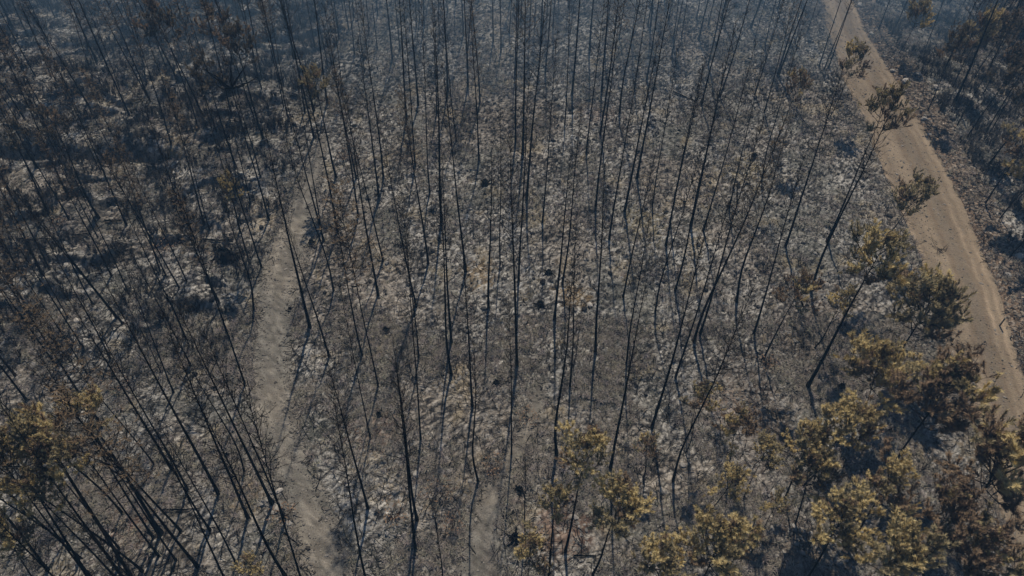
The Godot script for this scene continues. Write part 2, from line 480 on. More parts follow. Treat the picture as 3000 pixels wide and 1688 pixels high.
# pines: x, z, height, lean x, lean z, crook of the foot x, z, kind, crown radius
const TREES := [
	[-12.33, -35.41, 15.04, -0.065, 0.023, 0.500, 0.035, 0, 0],
	[-11.49, -29.58, 13.83, -0.039, 0.016, 0.036, 0.082, 0, 0],
	[-9.45, -29.86, 13.42, 0.002, -0.001, -0.115, 0.087, 0, 0],
	[-8.01, -27.29, 16.12, -0.017, 0.005, 0.135, 0.130, 1, 0],
	[-9.24, -35.32, 15.94, -0.005, 0.001, -0.096, -0.136, 0, 0],
	[-9.35, -38.63, 15.38, -0.075, 0.019, -0.087, -0.072, 1, 0],
	[-7.93, -23.6, 13.14, 0.004, -0.001, -0.017, 0.096, 0, 0],
	[-6.5, -34.4, 15.34, -0.064, 0.013, -0.000, 0.045, 0, 0],
	[-5.84, -29.88, 15.06, 0.002, -0.000, 0.139, 0.139, 0, 0],
	[-5, -23.56, 16.78, 0.027, -0.005, -0.052, -0.076, 0, 0],
	[-6.12, -38.7, 14.3, -0.051, 0.008, 0.075, -0.028, 1, 0],
	[-3.59, -28.51, 16.81, -0.004, 0.001, -0.500, -0.179, 0, 0],
	[-3.87, -31.42, 14.69, 0.003, -0.000, -0.022, 0.019, 0, 0],
	[-2.15, -26.12, 13.89, -0.021, 0.002, -0.046, -0.053, 0, 0],
	[-1.47, -21.01, 13.07, -0.011, 0.001, -0.500, -0.176, 0, 0],
	[-3.34, -37.93, 16.59, -0.057, 0.005, 0.017, -0.015, 0, 0],
	[-1.56, -34.48, 13.86, 0.014, -0.001, -0.103, 0.040, 0, 0],
	[-0.9, -38.7, 13.52, -0.012, 0.000, -0.080, -0.064, 0, 0],
	[0.49, -29.25, 17.37, -0.049, -0.000, -0.055, 0.108, 0, 0],
	[0.29, -22.91, 13.95, -0.031, -0.000, 0.099, 0.040, 0, 0],
	[1.16, -17.77, 9, -0.038, -0.002, -0.080, -0.068, 6, 0],
	[0.45, -37.31, 16.48, 0.006, 0.000, -0.057, -0.119, 0, 0],
	[2.93, -33.52, 13.41, 0.001, 0.000, -0.072, 0.028, 0, 0],
	[3.55, -37.14, 14.67, 0.005, 0.000, 0.129, -0.005, 0, 0],
	[2.91, -23.01, 15.59, -0.021, -0.002, -0.500, 0.127, 0, 0],
	[3.78, -27.77, 14.12, -0.056, -0.006, 0.067, 0.123, 0, 0],
	[4.03, -29.4, 7.47, 0.022, 0.003, 0.107, 0.029, 6, 0],
	[5.57, -30.76, 14.9, -0.072, -0.011, -0.129, 0.130, 0, 0],
	[4.02, -23.26, 4.37, -0.018, -0.003, -0.068, 0.091, 6, 0],
	[5.95, -22.28, 15.68, -0.018, -0.005, -0.091, 0.062, 0, 0],
	[7.8, -36.1, 13.31, 0.022, 0.005, 0.017, 0.099, 0, 0],
	[7.52, -29.93, 14.26, -0.037, -0.009, -0.083, -0.135, 0, 0],
	[9.92, -34.7, 14.21, 0.024, 0.007, -0.500, 0.029, 7, 0],
	[11.49, -36.73, 14.63, -0.020, -0.006, 0.135, 0.044, 0, 0],
	[13.66, -41.25, 3, 0.042, 0.014, -0.130, -0.135, 6, 0],
	[8.66, -25.29, 17.1, -0.004, -0.001, 0.130, -0.134, 0, 0],
	[10.58, -29.16, 15.86, 0.006, 0.002, 0.065, -0.051, 0, 0],
	[12.24, -32.25, 17.5, 0.055, 0.021, -0.500, 0.095, 1, 0],
	[10.72, -24.7, 5.56, -0.044, -0.019, 0.116, -0.041, 6, 0],
	[9.52, -21.74, 16.08, 0.024, 0.011, -0.500, 0.145, 0, 0],
	[11.35, -41.23, 15.58, -0.014, -0.004, -0.033, 0.023, 0, 0],
	[-7.38, -19.2, 13.36, -0.013, 0.005, 0.138, 0.106, 0, 0],
	[-4.59, -17.13, 16.28, 0.023, -0.006, 0.066, 0.023, 0, 0],
	[-4.66, -18.68, 14.98, 0.005, -0.001, -0.117, 0.070, 0, 0],
	[-2.99, -15.44, 8.87, -0.004, 0.001, -0.005, -0.076, 6, 0],
	[-6.87, -15.31, 16.14, 0.039, -0.017, 0.032, 0.118, 0, 0],
	[-17.78, -72.63, 14.15, -0.012, 0.003, -0.056, 0.050, 1, 0],
	[-18.4, -70.58, 13.91, -0.011, 0.003, 0.114, 0.045, 0, 0],
	[-17.12, -58.16, 14.99, 0.039, -0.011, -0.048, 0.046, 0, 0],
	[-18, -56.84, 13.89, -0.091, 0.029, 0.086, 0.116, 0, 0],
	[-17.28, -53.02, 16.96, -0.027, 0.009, 0.023, -0.051, 0, 0],
	[-10.74, -45.91, 13.61, 0.002, -0.001, 0.094, 0.098, 0, 0],
	[-9.82, -56.45, 16.2, 0.025, -0.004, -0.062, -0.093, 0, 0],
	[-8.3, -49.84, 15.03, 0.011, -0.002, -0.080, -0.024, 0, 0],
	[-6.8, -46.61, 15.82, 0.022, -0.003, -0.052, 0.095, 0, 0],
	[-5.52, -42.96, 17.42, 0.019, -0.002, -0.119, -0.131, 0, 0],
	[-6.55, -61.19, 16.93, -0.012, 0.001, 0.058, 0.020, 1, 0],
	[-5.2, -53.94, 14.39, -0.063, 0.006, -0.135, -0.102, 0, 0],
	[-4.78, -62.4, 15.05, -0.013, 0.001, 0.092, -0.074, 1, 0],
	[-3.12, -51.11, 13.63, -0.038, 0.003, 0.036, -0.015, 1, 0],
	[-3.49, -59.77, 15.83, -0.065, 0.004, 0.086, 0.128, 0, 0],
	[-2.73, -70.66, 16.08, -0.022, 0.001, -0.007, -0.090, 0, 0],
	[-1.89, -68.79, 13.05, -0.021, 0.001, 0.060, -0.090, 0, 0],
	[-0.43, -64.95, 14.23, 0.012, -0.000, 0.055, 0.006, 0, 0],
	[-0.11, -53.53, 15.77, -0.007, 0.000, -0.030, 0.082, 0, 0],
	[0.52, -52.2, 17.08, -0.019, -0.000, 0.121, 0.062, 1, 0],
	[2.08, -70.33, 13.58, -0.012, -0.000, 0.035, 0.115, 0, 0],
	[2.49, -65.14, 14.7, 0.014, 0.001, 0.106, 0.083, 0, 0],
	[0.92, -46.52, 17.25, 0.037, 0.001, 0.042, -0.083, 0, 0],
	[2.17, -43.71, 16.25, 0.007, 0.000, 0.040, 0.061, 0, 0],
	[4.2, -56.65, 13.96, -0.041, -0.003, 0.135, 0.134, 0, 0],
	[4.99, -61.62, 15.42, -0.006, -0.000, -0.050, 0.115, 0, 0],
	[6.99, -69.54, 16.85, -0.027, -0.003, -0.117, -0.017, 0, 0],
	[5.92, -52.5, 15.48, 0.003, 0.000, -0.004, -0.132, 0, 0],
	[7.26, -55.36, 16.64, 0.007, 0.001, 0.084, -0.092, 1, 0],
	[7.86, -62.62, 14.51, -0.041, -0.005, -0.101, -0.098, 0, 0],
	[9.28, -58.96, 16.26, 0.024, 0.004, -0.500, 0.180, 7, 0],
	[13.58, -74.43, 14, -0.079, -0.014, -0.059, 0.064, 0, 0],
	[12.26, -64.59, 15.35, -0.013, -0.002, 0.017, -0.053, 7, 0],
	[6.35, -45.43, 16.8, -0.007, -0.001, -0.082, 0.098, 0, 0],
	[9.88, -49.02, 17.36, 0.003, 0.001, 0.020, -0.084, 0, 0],
	[7.17, -41.79, 15.26, 0.008, 0.001, -0.132, 0.131, 0, 0],
	[8.56, -44.97, 14.8, 0.019, 0.004, 0.018, -0.003, 0, 0],
	[10.8, -45.66, 13.3, -0.033, -0.008, -0.024, 0.128, 0, 0],
	[11.98, -43.83, 14.21, -0.016, -0.004, -0.104, -0.019, 0, 0],
	[13.48, -43.36, 17.05, -0.026, -0.008, -0.051, -0.086, 0, 0],
	[16.71, -55.42, 3, 0.124, 0.038, 0.078, -0.134, 6, 0],
	[16.95, -60.73, 13.87, 0.024, 0.007, 0.052, -0.050, 7, 0],
	[14.38, -42.86, 15.79, -0.000, -0.000, 0.065, -0.106, 0, 0],
	[-14.4, -41.63, 14.13, 0.035, -0.012, 0.008, -0.018, 0, 0],
	[-13.22, -41.69, 14.69, -0.009, 0.003, 0.008, -0.095, 0, 0],
	[-12.81, -47.81, 13.92, -0.043, 0.012, 0.039, 0.008, 0, 0],
	[-11.95, -43.37, 16.83, 0.003, -0.001, 0.100, -0.075, 0, 0],
	[-10.65, -47.93, 16.33, -0.001, 0.000, 0.113, -0.052, 0, 0],
	[-18.62, -42.68, 14.5, -0.002, 0.001, 0.140, 0.109, 5, 0],
	[-17.84, -37.49, 11.34, -0.013, 0.006, -0.067, -0.113, 0, 0],
	[-17.39, -33.41, 11.98, 0.045, -0.023, 0.500, -0.193, 0, 0],
	[-14.02, -40.51, 13.9, -0.033, 0.012, 0.115, 0.131, 0, 0],
	[-22.61, -41.13, 11.16, 0.044, -0.024, -0.110, -0.130, 1, 0],
	[-23.07, -41.47, 12.3, 0.062, -0.034, -0.099, -0.088, 1, 0],
	[-20.35, -41.07, 13.44, 0.032, -0.016, 0.120, -0.113, 0, 0],
	[-38.97, -44.46, 13.83, -0.005, 0.005, 0.074, -0.048, 1, 0],
	[-33.74, -35.49, 12.3, 0.030, -0.028, 0.028, -0.136, 1, 0],
	[-35.38, -42.66, 13.45, 0.046, -0.038, -0.013, 0.067, 1, 0],
	[-32.55, -36.64, 11.18, 0.030, -0.026, 0.004, -0.136, 1, 0],
	[-30.4, -39.88, 13.31, -0.010, 0.008, 0.101, 0.036, 0, 0],
	[-29.11, -41.7, 13.69, 0.007, -0.005, 0.078, 0.088, 0, 0],
	[-26.07, -32.31, 13.64, -0.100, 0.083, 0.055, 0.075, 0, 0],
	[-25.55, -31.91, 11.92, -0.096, 0.079, -0.120, -0.044, 0, 0],
	[-24.36, -36.55, 10.54, -0.028, 0.019, 0.039, 0.035, 1, 0],
	[-22.92, -35.23, 13.81, -0.074, 0.049, -0.045, 0.045, 0, 0],
	[-22.62, -35.85, 12.37, -0.032, 0.020, 0.140, 0.040, 1, 0],
	[-24.19, -41.23, 13.17, 0.011, -0.006, -0.134, 0.032, 0, 0],
	[-28.61, -43.94, 11.4, -0.011, 0.007, -0.126, -0.085, 1, 0],
	[-24.96, -37, 10.84, 0.050, -0.033, 0.114, 0.014, 1, 0],
	[-32.22, -35.41, 13.88, 0.045, -0.041, 0.139, 0.039, 1, 0],
	[-40.81, -51.15, 10.77, -0.011, 0.009, 0.073, -0.127, 1, 0],
	[-40.32, -54.2, 11.06, -0.024, 0.018, -0.093, -0.001, 1, 0],
	[-34.08, -51.3, 10.7, -0.058, 0.039, -0.022, 0.007, 0, 0],
	[-28.03, -36.22, 11.78, -0.004, 0.003, 0.043, 0.017, 1, 0],
	[-29.28, -32.17, 13.01, 0.017, -0.016, -0.136, -0.071, 1, 0],
	[-28.08, -33.36, 11.05, 0.026, -0.022, -0.031, 0.111, 0, 0],
	[-31.75, -30.96, 10.68, 0.038, -0.039, 0.124, -0.119, 0, 0],
	[-18.63, -31.41, 12, 0.014, -0.008, 0.132, -0.072, 1, 0],
	[-34.57, -44.4, 13.78, 0.038, -0.029, -0.009, 0.134, 0, 0],
	[-36.96, -45.05, 12.61, -0.014, 0.012, 0.035, -0.012, 1, 0],
	[-19.8, -21.57, 13.92, -0.054, 0.050, 0.008, -0.105, 1, 0],
	[-18.73, -21.28, 14.99, -0.005, 0.004, -0.012, -0.067, 0, 0],
	[-17.43, -20.02, 15.62, 0.009, -0.008, 0.078, 0.009, 0, 0],
	[-15.61, -19.76, 17.49, -0.002, 0.002, 0.066, -0.073, 0, 0],
	[-14.59, -21.1, 13.51, -0.014, 0.010, 0.500, -0.091, 0, 0],
	[-13.66, -18.44, 16.08, 0.022, -0.016, 0.026, 0.037, 0, 0],
	[-10.97, -15.44, 16.39, -0.008, 0.005, -0.070, 0.134, 0, 0],
	[-10.11, -15.2, 17.12, 0.046, -0.030, -0.129, -0.123, 0, 0],
	[-13.61, -15.97, 14.22, 0.005, -0.004, 0.035, -0.111, 0, 0],
	[-15.63, -15.9, 15.44, -0.029, 0.029, -0.116, 0.049, 1, 0],
	[-16.8, -16.14, 15.48, 0.006, -0.006, -0.036, -0.006, 0, 0],
	[-17.74, -16.32, 13.95, 0.002, -0.002, 0.069, 0.095, 0, 0],
	[-19.93, -16.67, 13.33, -0.005, 0.006, 0.087, 0.035, 0, 0],
	[-20.55, -18.65, 16.46, -0.064, 0.073, 0.500, -0.052, 0, 0],
	[-17.04, -17.72, 15.94, -0.057, 0.058, -0.049, 0.014, 0, 0],
	[-18.46, -17.38, 16.36, 0.020, -0.021, -0.020, -0.037, 0, 0],
	[-19.55, -15.16, 13.44, -0.009, 0.011, -0.118, -0.117, 0, 0],
	[-18.28, -15.54, 15.54, -0.081, 0.102, 0.052, -0.056, 0, 0],
	[-20.56, -14.85, 16.49, 0.030, -0.040, -0.080, 0.045, 1, 0],
	[-14, -15.21, 13.37, 0.039, -0.035, 0.063, 0.054, 0, 0],
	[-21.79, -16.18, 14.27, -0.023, 0.031, -0.040, 0.063, 0, 0],
	[-22.97, -17, 14.65, -0.074, 0.107, 0.059, 0.019, 0, 0],
	[-23.16, -15.44, 17.13, 0.035, -0.051, 0.116, -0.017, 0, 0],
	[-12.59, -19.32, 16.61, -0.017, 0.011, -0.051, -0.028, 0, 0],
	[-11.65, -18.37, 17.21, -0.004, 0.003, -0.070, -0.039, 0, 0],
	[-18.92, -14.91, 14.65, 0.027, -0.033, -0.029, -0.031, 0, 0],
	[-20.06, -28.72, 12.47, -0.031, 0.021, 0.011, 0.094, 0, 0],
	[-21.74, -28.03, 11.12, 0.007, -0.005, 0.107, -0.061, 0, 0],
	[-20.53, -26.66, 13.1, 0.053, -0.040, 0.012, 0.019, 0, 0],
	[-16.23, -27.23, 17.35, 0.020, -0.012, 0.085, -0.122, 0, 0],
	[-13.19, -31.88, 15.46, 0.020, -0.008, -0.116, -0.117, 0, 0],
	[-29.38, -62.98, 13.11, -0.022, 0.010, -0.071, -0.078, 0, 0],
	[-22.72, -54.9, 12.33, -0.050, 0.021, -0.030, -0.045, 0, 0],
	[-21.45, -60.14, 12.85, 0.030, -0.011, 0.010, 0.062, 1, 0],
	[-23.91, -61.63, 13.7, 0.047, -0.018, 0.091, 0.047, 1, 0],
	[-34.09, -55.7, 13.32, -0.024, 0.015, 0.109, 0.128, 0, 0],
	[-37.36, -55.88, 12.33, -0.101, 0.069, 0.085, -0.022, 0, 0],
	[-38.51, -55.63, 11.01, 0.003, -0.002, 0.137, -0.035, 0, 0],
	[-42.23, -53.95, 11.58, -0.066, 0.052, 0.041, 0.077, 1, 0],
	[-33.75, -58.99, 10.88, -0.107, 0.062, -0.079, -0.074, 1, 0],
	[-33, -57.86, 12.58, -0.037, 0.021, -0.088, -0.061, 1, 0],
	[-31.61, -61.36, 13.15, -0.115, 0.060, 0.014, 0.089, 1, 0],
	[-27.34, -53.74, 11.41, -0.013, 0.007, 0.116, -0.044, 0, 0],
	[-29.68, -71.81, 13.85, 0.029, -0.012, -0.078, -0.126, 1, 0],
	[-19.81, -54.89, 13.3, 0.003, -0.001, 0.008, 0.004, 1, 0],
	[-45.53, -62.17, 13.97, -0.025, 0.018, -0.073, -0.137, 0, 0],
	[-45.96, -60.26, 11.8, -0.026, 0.020, 0.060, 0.030, 0, 0],
	[-40.47, -62.92, 11.05, 0.061, -0.039, -0.067, 0.103, 1, 0],
	[-36.24, -72.38, 12.73, -0.070, 0.035, -0.065, 0.010, 0, 0],
	[-37.97, -68.06, 13.2, -0.106, 0.059, 0.090, 0.097, 1, 0],
	[-37.72, -59.15, 10.79, 0.046, -0.029, 0.061, -0.113, 1, 0],
	[-29.85, -55.4, 12.14, -0.008, 0.004, 0.024, 0.100, 0, 0],
	[-25.02, -55.68, 13.26, 0.028, -0.012, 0.117, -0.115, 1, 0],
	[-18.86, -56.79, 16.72, 0.030, -0.010, 0.012, 0.007, 0, 0],
	[16.8, -45.51, 13.71, -0.053, -0.019, -0.053, -0.053, 7, 0],
	[20.2, -49.28, 14.38, -0.051, -0.021, -0.500, -0.158, 7, 0],
	[20.32, -41.49, 15.08, -0.042, -0.020, 0.092, 0.043, 7, 0],
	[15.7, -35.78, 14.7, -0.037, -0.016, -0.500, -0.196, 0, 0],
	[21.18, -37.1, 16.6, -0.005, -0.003, -0.500, 0.016, 7, 0],
	[12.66, -32.77, 17.42, -0.011, -0.004, 0.045, 0.030, 7, 0],
	[16.3, -32.92, 14.49, -0.061, -0.029, 0.042, -0.110, 7, 0],
	[24.38, -75.69, 15.29, 0.093, 0.030, 0.091, 0.031, 7, 0],
	[25.34, -66.62, 16.45, 0.003, 0.001, 0.014, -0.041, 0, 0],
	[18.84, -61.95, 13.64, 0.040, 0.012, 0.136, 0.004, 0, 0],
	[18.58, -67.44, 16.76, -0.029, -0.008, 0.125, 0.036, 7, 0],
	[25.23, -66.12, 15, 0.056, 0.022, 0.021, 0.055, 7, 0],
	[51.24, -77.75, 14.48, 0.065, 0.043, -0.039, -0.010, 7, 0],
	[41.09, -62.55, 17.38, -0.048, -0.032, 0.113, 0.012, 0, 0],
	[13.83, -25.81, 3.02, 0.031, 0.017, 0.115, 0.138, 6, 0],
	[23.52, -42.09, 12.94, -0.005, -0.003, 0.159, 0.041, 10, 1.9],
	[27.76, -41.92, 6.31, 0.070, 0.047, -0.189, 0.130, 11, 1.9],
	[18.9, -28.78, 12.93, 0.011, 0.007, -0.106, 0.159, 12, 2],
	[24.98, -30.72, 7.64, -0.009, -0.007, -0.130, 0.029, 11, 2.7],
	[21.71, -26.61, 5.96, -0.128, -0.096, 0.165, -0.126, 12, 2.3],
	[16.45, -30.7, 7.87, 0.043, 0.024, 0.024, -0.169, 13, 1.6],
	[22.32, -22.9, 9.42, -0.023, -0.022, -0.234, -0.128, 13, 2.9],
	[16.81, -21.7, 7.8, 0.042, 0.034, 0.244, 0.176, 12, 1.9],
	[15.6, -20.81, 6.6, -0.058, -0.042, 0.079, -0.077, 12, 1.9],
	[18.26, -18.13, 7.58, -0.022, -0.022, 0.086, 0.095, 12, 1.9],
	[14.83, -15.14, 9.25, -0.045, -0.042, -0.059, 0.037, 12, 1.8],
	[16.45, -12.9, 10.38, -0.058, -0.069, 0.152, -0.193, 12, 2],
	[9.12, -13.79, 9.81, -0.033, -0.021, -0.150, -0.013, 12, 2],
	[10.89, -19.13, 5.64, 0.052, 0.031, -0.179, -0.045, 12, 1.3],
	[12.63, -22.1, 5.76, -0.125, -0.067, 0.035, -0.131, 13, 1.5],
	[22.43, -18.07, 11.32, -0.001, -0.001, 0.010, -0.095, 13, 3.1],
	[13.1, -17.6, 5.6, -0.024, -0.017, 0.034, -0.067, 11, 0.9],
	[15.8, -19.26, 5.77, -0.119, -0.092, 0.071, -0.185, 13, 1.6],
	[3.23, -17.24, 10.83, 0.018, 0.004, 0.085, -0.142, 12, 1.5],
	[4.57, -16.01, 8.92, 0.053, 0.016, 0.230, 0.040, 12, 1.8],
	[2.32, -15.41, 9.44, -0.023, -0.003, -0.015, -0.035, 12, 1.2],
	[6.9, -13.39, 8.98, -0.033, -0.016, 0.062, 0.076, 12, 1.6],
	[7.8, -21.8, 3.64, -0.092, -0.032, 0.129, 0.101, 13, 1],
	[1.2, -14.69, 6.57, 0.006, 0.001, -0.007, 0.198, 13, 1.3],
	[-19.7, -16.09, 11.93, 0.044, -0.051, 0.169, 0.142, 12, 1.6],
	[-20.89, -15.16, 11.73, 0.055, -0.070, -0.045, -0.026, 12, 1.7],
	[-18.12, -17.62, 12.04, 0.016, -0.017, 0.033, 0.162, 12, 1.2],
	[-18.61, -15.06, 12.13, 0.039, -0.045, 0.013, 0.010, 13, 1.5],
	[-19.74, -14, 10.81, 0.057, -0.074, -0.034, 0.162, 12, 1.4],
	[-20.71, -12.35, 9.73, 0.069, -0.105, -0.090, -0.178, 12, 1.6],
	[-12.32, -14.84, 2.9, 0.058, -0.047, 0.113, 0.160, 12, 1],
	[-27.52, -55.5, 10.38, -0.103, 0.053, 0.126, -0.078, 13, 2.1],
	[-25.01, -58.36, 8.61, -0.068, 0.030, 0.047, -0.172, 13, 1.8],
	[-21.36, -52.3, 10.05, -0.021, 0.009, -0.188, -0.021, 13, 2],
	[-22.64, -48.46, 9.66, -0.012, 0.006, 0.001, -0.041, 13, 1.7],
	[-31.28, -42.14, 9.14, 0.009, -0.007, -0.224, 0.078, 13, 1.5],
	[-33.55, -42.02, 8.72, -0.023, 0.019, 0.013, -0.104, 13, 1.4],
	[-14.48, -48.01, 9.7, -0.034, 0.010, -0.097, -0.042, 11, 1.4],
	[-18.98, -38.29, 7.26, 0.033, -0.016, -0.132, -0.173, 11, 1.2],
	[10.47, -23.67, 6.29, -0.045, -0.020, 0.206, 0.187, 13, 1.3],
	[28.33, -59.04, 6.92, 0.045, 0.022, 0.083, 0.147, 11, 1.7],
	[21.86, -53.25, 7.7, 0.035, 0.014, -0.039, 0.122, 13, 1.5],
	[40.37, -57.33, 8.61, 0.070, 0.050, -0.139, 0.099, 13, 2.2],
	[37.67, -60.43, 7.86, -0.047, -0.029, 0.033, 0.161, 13, 2],
	[37.5, -47.14, 8, 0.028, 0.021, -0.201, 0.117, 11, 2.2],
	[45.96, -68.82, 6.97, 0.070, 0.047, -0.188, 0.015, 13, 2],
	[36.66, -40.87, 7.08, 0.071, 0.062, 0.225, -0.200, 11, 2.4],
	[40.33, -52.81, 8.29, 0.086, 0.067, -0.128, -0.080, 13, 2.2],
	[42.51, -66.04, 7.44, -0.004, -0.003, -0.088, -0.175, 11, 2],
	[38.1, -70.23, 5.65, 0.087, 0.046, 0.198, 0.126, 11, 1.7],
	[38.15, -45.64, 7.62, 0.067, 0.057, -0.051, -0.057, 11, 2.3],
	[20.47, -16.02, 8.72, -0.065, -0.078, 0.043, -0.182, 13, 1.9],
	[20.69, -13.67, 8.97, -0.061, -0.086, -0.234, 0.159, 13, 2],
	[13.3, -20.73, 5.66, -0.015, -0.010, -0.096, -0.001, 12, 1.2],
	[20.19, -32.06, 5.66, 0.051, 0.033, 0.217, 0.191, 12, 1.3],
	[-36.44, -70.16, 13.48, 0.011, 0.034, -0.099, 0.106, 13, 1.34],
	[-20.27, -43.96, 10.84, 0.042, -0.012, -0.027, -0.093, 0, 0],
	[-27.53, -65.46, 10.44, -0.023, -0.038, -0.041, 0.045, 13, 1.92],
	[-31.66, -67.39, 13.08, 0.008, 0.016, -0.118, 0.047, 1, 0],
	[-36.84, -74.79, 9.8, 0.002, -0.002, 0.028, 0.010, 1, 0],
	[-38.44, -50.96, 10.64, 0.001, -0.019, -0.071, 0.013, 0, 0],
	[-33.04, -47.26, 10.78, -0.006, 0.001, -0.067, 0.092, 1, 0],
	[-25.37, -52.74, 12.62, 0.017, 0.029, -0.085, -0.017, 1, 0],
	[-35.76, -67.77, 11.91, -0.001, 0.017, 0.151, -0.125, 1, 0],
	[-51.03, -69.85, 11.67, 0.005, -0.018, -0.113, -0.053, 13, 1.33],
	[-34.28, -65.66, 11.49, -0.018, -0.024, -0.039, -0.071, 1, 0],
	[-35.45, -46.58, 12.65, 0.024, 0.010, -0.043, -0.079, 1, 0],
	[-37.14, -42.42, 9.51, -0.026, 0.016, -0.131, 0.016, 0, 0],
	[-30.74, -64.16, 11.71, 0.001, 0.028, 0.138, -0.038, 0, 0],
	[-30.8, -76.56, 11.84, 0.041, -0.001, 0.022, 0.115, 1, 0],
	[-19.66, -33.76, 11.35, -0.038, 0.030, -0.038, 0.079, 0, 0],
	[-49.01, -68.62, 11.88, 0.002, -0.028, -0.003, 0.035, 0, 0],
	[-29.23, -67.95, 10.94, 0.033, 0.048, -0.045, 0.074, 0, 0],
	[-26.22, -34.57, 13.49, 0.014, -0.023, 0.113, -0.033, 0, 0],
	[-33.36, -63.29, 12.16, 0.010, 0.014, -0.070, 0.060, 1, 0],
	[-43.79, -61.78, 10.06, 0.024, -0.034, -0.005, -0.137, 0, 0],
	[-28.79, -75.24, 11.73, -0.008, 0.010, 0.088, -0.035, 0, 0],
	[-23.78, -65.91, 9.98, -0.029, 0.001, 0.138, -0.060, 1, 0],
	[-27.04, -67.75, 10.31, 0.003, -0.023, 0.068, 0.006, 1, 0],
	[-42.51, -60.41, 10.55, -0.008, -0.014, -0.010, 0.032, 1, 0],
	[-32.22, -32.86, 12.01, -0.019, -0.018, -0.027, -0.063, 0, 0],
	[-29.2, -51.95, 12.79, 0.029, -0.025, 0.095, -0.066, 1, 0],
	[-39.55, -70.91, 12.8, 0.019, 0.029, -0.003, 0.018, 0, 0],
	[-40.63, -64.65, 12.17, -0.036, 0.000, -0.044, 0.058, 13, 1.94],
	[-30.37, -58.5, 9.71, -0.001, 0.030, 0.095, -0.030, 1, 0],
	[-26.53, -62.66, 12.92, 0.009, 0.031, -0.119, 0.135, 1, 0],
	[-25.53, -65.46, 10, -0.027, 0.026, -0.086, -0.088, 0, 0],
	[-38.61, -47.91, 11.05, -0.006, -0.012, -0.110, 0.139, 1, 0],
	[-23.03, -58.89, 12.83, 0.009, -0.012, -0.138, -0.017, 0, 0],
	[-20.26, -47.03, 11.07, -0.031, -0.029, 0.154, -0.031, 0, 0],
	[-48.55, -73.29, 13.02, -0.013, 0.006, 0.123, -0.064, 1, 0],
	[-32.52, -65.23, 10.6, 0.004, 0.028, -0.043, -0.067, 1, 0],
	[-53.6, -75.36, 12.18, 0.023, 0.001, -0.115, 0.081, 1, 0],
	[-48, -64.4, 13.48, -0.044, 0.017, 0.072, -0.091, 0, 0],
	[-50.85, -74.86, 9.6, -0.008, -0.003, -0.011, 0.108, 1, 0],
	[-35.52, -63.57, 12.81, 0.008, -0.073, -0.128, 0.126, 1, 0],
	[-40.64, -46.68, 12.01, -0.021, 0.007, -0.139, 0.043, 1, 0],
	[0.02, -75.77, 13.97, 0.010, 0.040, 0.015, 0.050, 0, 0],
	[-18.57, -79.83, 12.49, 0.002, 0.005, -0.032, -0.125, 0, 0],
	[10.97, -63.05, 14.52, -0.018, 0.038, -0.125, 0.137, 0, 0],
	[-7.3, -57.9, 13, 0.010, -0.051, 0.100, -0.120, 0, 0],
	[-9.08, -58.97, 14.11, -0.004, -0.001, 0.074, 0.045, 0, 0],
	[14.14, -81.13, 13.47, 0.037, -0.032, 0.041, 0.001, 1, 0],
	[-1.16, -79.62, 13.76, -0.035, 0.011, -0.026, -0.032, 1, 0],
	[-16.22, -67.17, 11.17, 0.027, -0.015, -0.015, -0.060, 1, 0],
	[-11.99, -68.8, 14.97, -0.002, -0.022, 0.076, 0.137, 0, 0],
	[-20.82, -57.2, 11.44, 0.022, 0.052, 0.093, -0.100, 0, 0],
	[-15.25, -75.85, 14.48, -0.005, -0.018, 0.098, -0.013, 0, 0],
	[-17.73, -75.38, 11.95, 0.021, 0.017, 0.082, 0.106, 1, 0],
	[-23.25, -69.83, 14.08, -0.052, -0.017, 0.095, -0.098, 0, 0],
	[-10.16, -79.97, 14.72, 0.017, -0.005, -0.068, -0.024, 0, 0],
	[-4.67, -80.28, 11.83, -0.035, -0.037, 0.073, -0.085, 1, 0],
	[-12.41, -66.42, 13.63, 0.004, 0.017, 0.085, -0.092, 0, 0],
	[-23.39, -77.28, 12.44, -0.009, 0.024, -0.113, 0.037, 1, 0],
	[-8.24, -70.85, 11.49, 0.025, 0.017, -0.026, -0.002, 1, 0],
	[-21.23, -79.39, 14.81, 0.032, 0.017, -0.088, -0.006, 0, 0],
	[-10.11, -74.01, 12.76, 0.020, -0.006, 0.062, 0.048, 1, 0],
	[-15.56, -72.01, 13.37, 0.017, -0.018, -0.071, -0.111, 0, 0],
	[-21.82, -65.71, 14.59, 0.020, 0.013, -0.040, 0.062, 0, 0],
	[3.36, -73.74, 13.67, 0.005, 0.008, -0.105, 0.002, 0, 0],
	[-5.09, -65.85, 14.88, 0.077, -0.012, -0.034, 0.092, 0, 0],
	[-5.87, -72.27, 14.73, -0.033, -0.004, -0.001, 0.093, 1, 0],
	[-7.16, -78.55, 14.44, 0.050, -0.018, -0.152, -0.042, 0, 0],
	[-25.34, -29.08, 14.33, 0.077, 0.052, 0.020, -0.121, 0, 0],
	[-30.69, -27.6, 13.54, -0.012, 0.042, -0.081, -0.024, 1, 0],
	[-33.99, -32.7, 12.51, 0.011, 0.008, 0.128, 0.087, 0, 0],
	[-23.87, -24.16, 14.89, -0.003, 0.002, -0.111, 0.089, 1, 0],
	[-32.15, -29.11, 13.21, -0.055, 0.002, 0.014, 0.074, 0, 0],
	[-21.04, -30.73, 12.24, -0.001, 0.012, 0.134, -0.048, 0, 0],
	[-26.18, -27.7, 14.84, -0.027, -0.012, 0.129, -0.030, 1, 0],
	[-27.26, -29.73, 13.95, -0.006, 0.011, -0.060, 0.009, 0, 0],
	[-29.17, -25.82, 12.3, -0.015, 0.016, -0.005, -0.076, 1, 0],
	[-28.4, -28.34, 14.52, 0.011, 0.041, -0.142, -0.089, 0, 0],
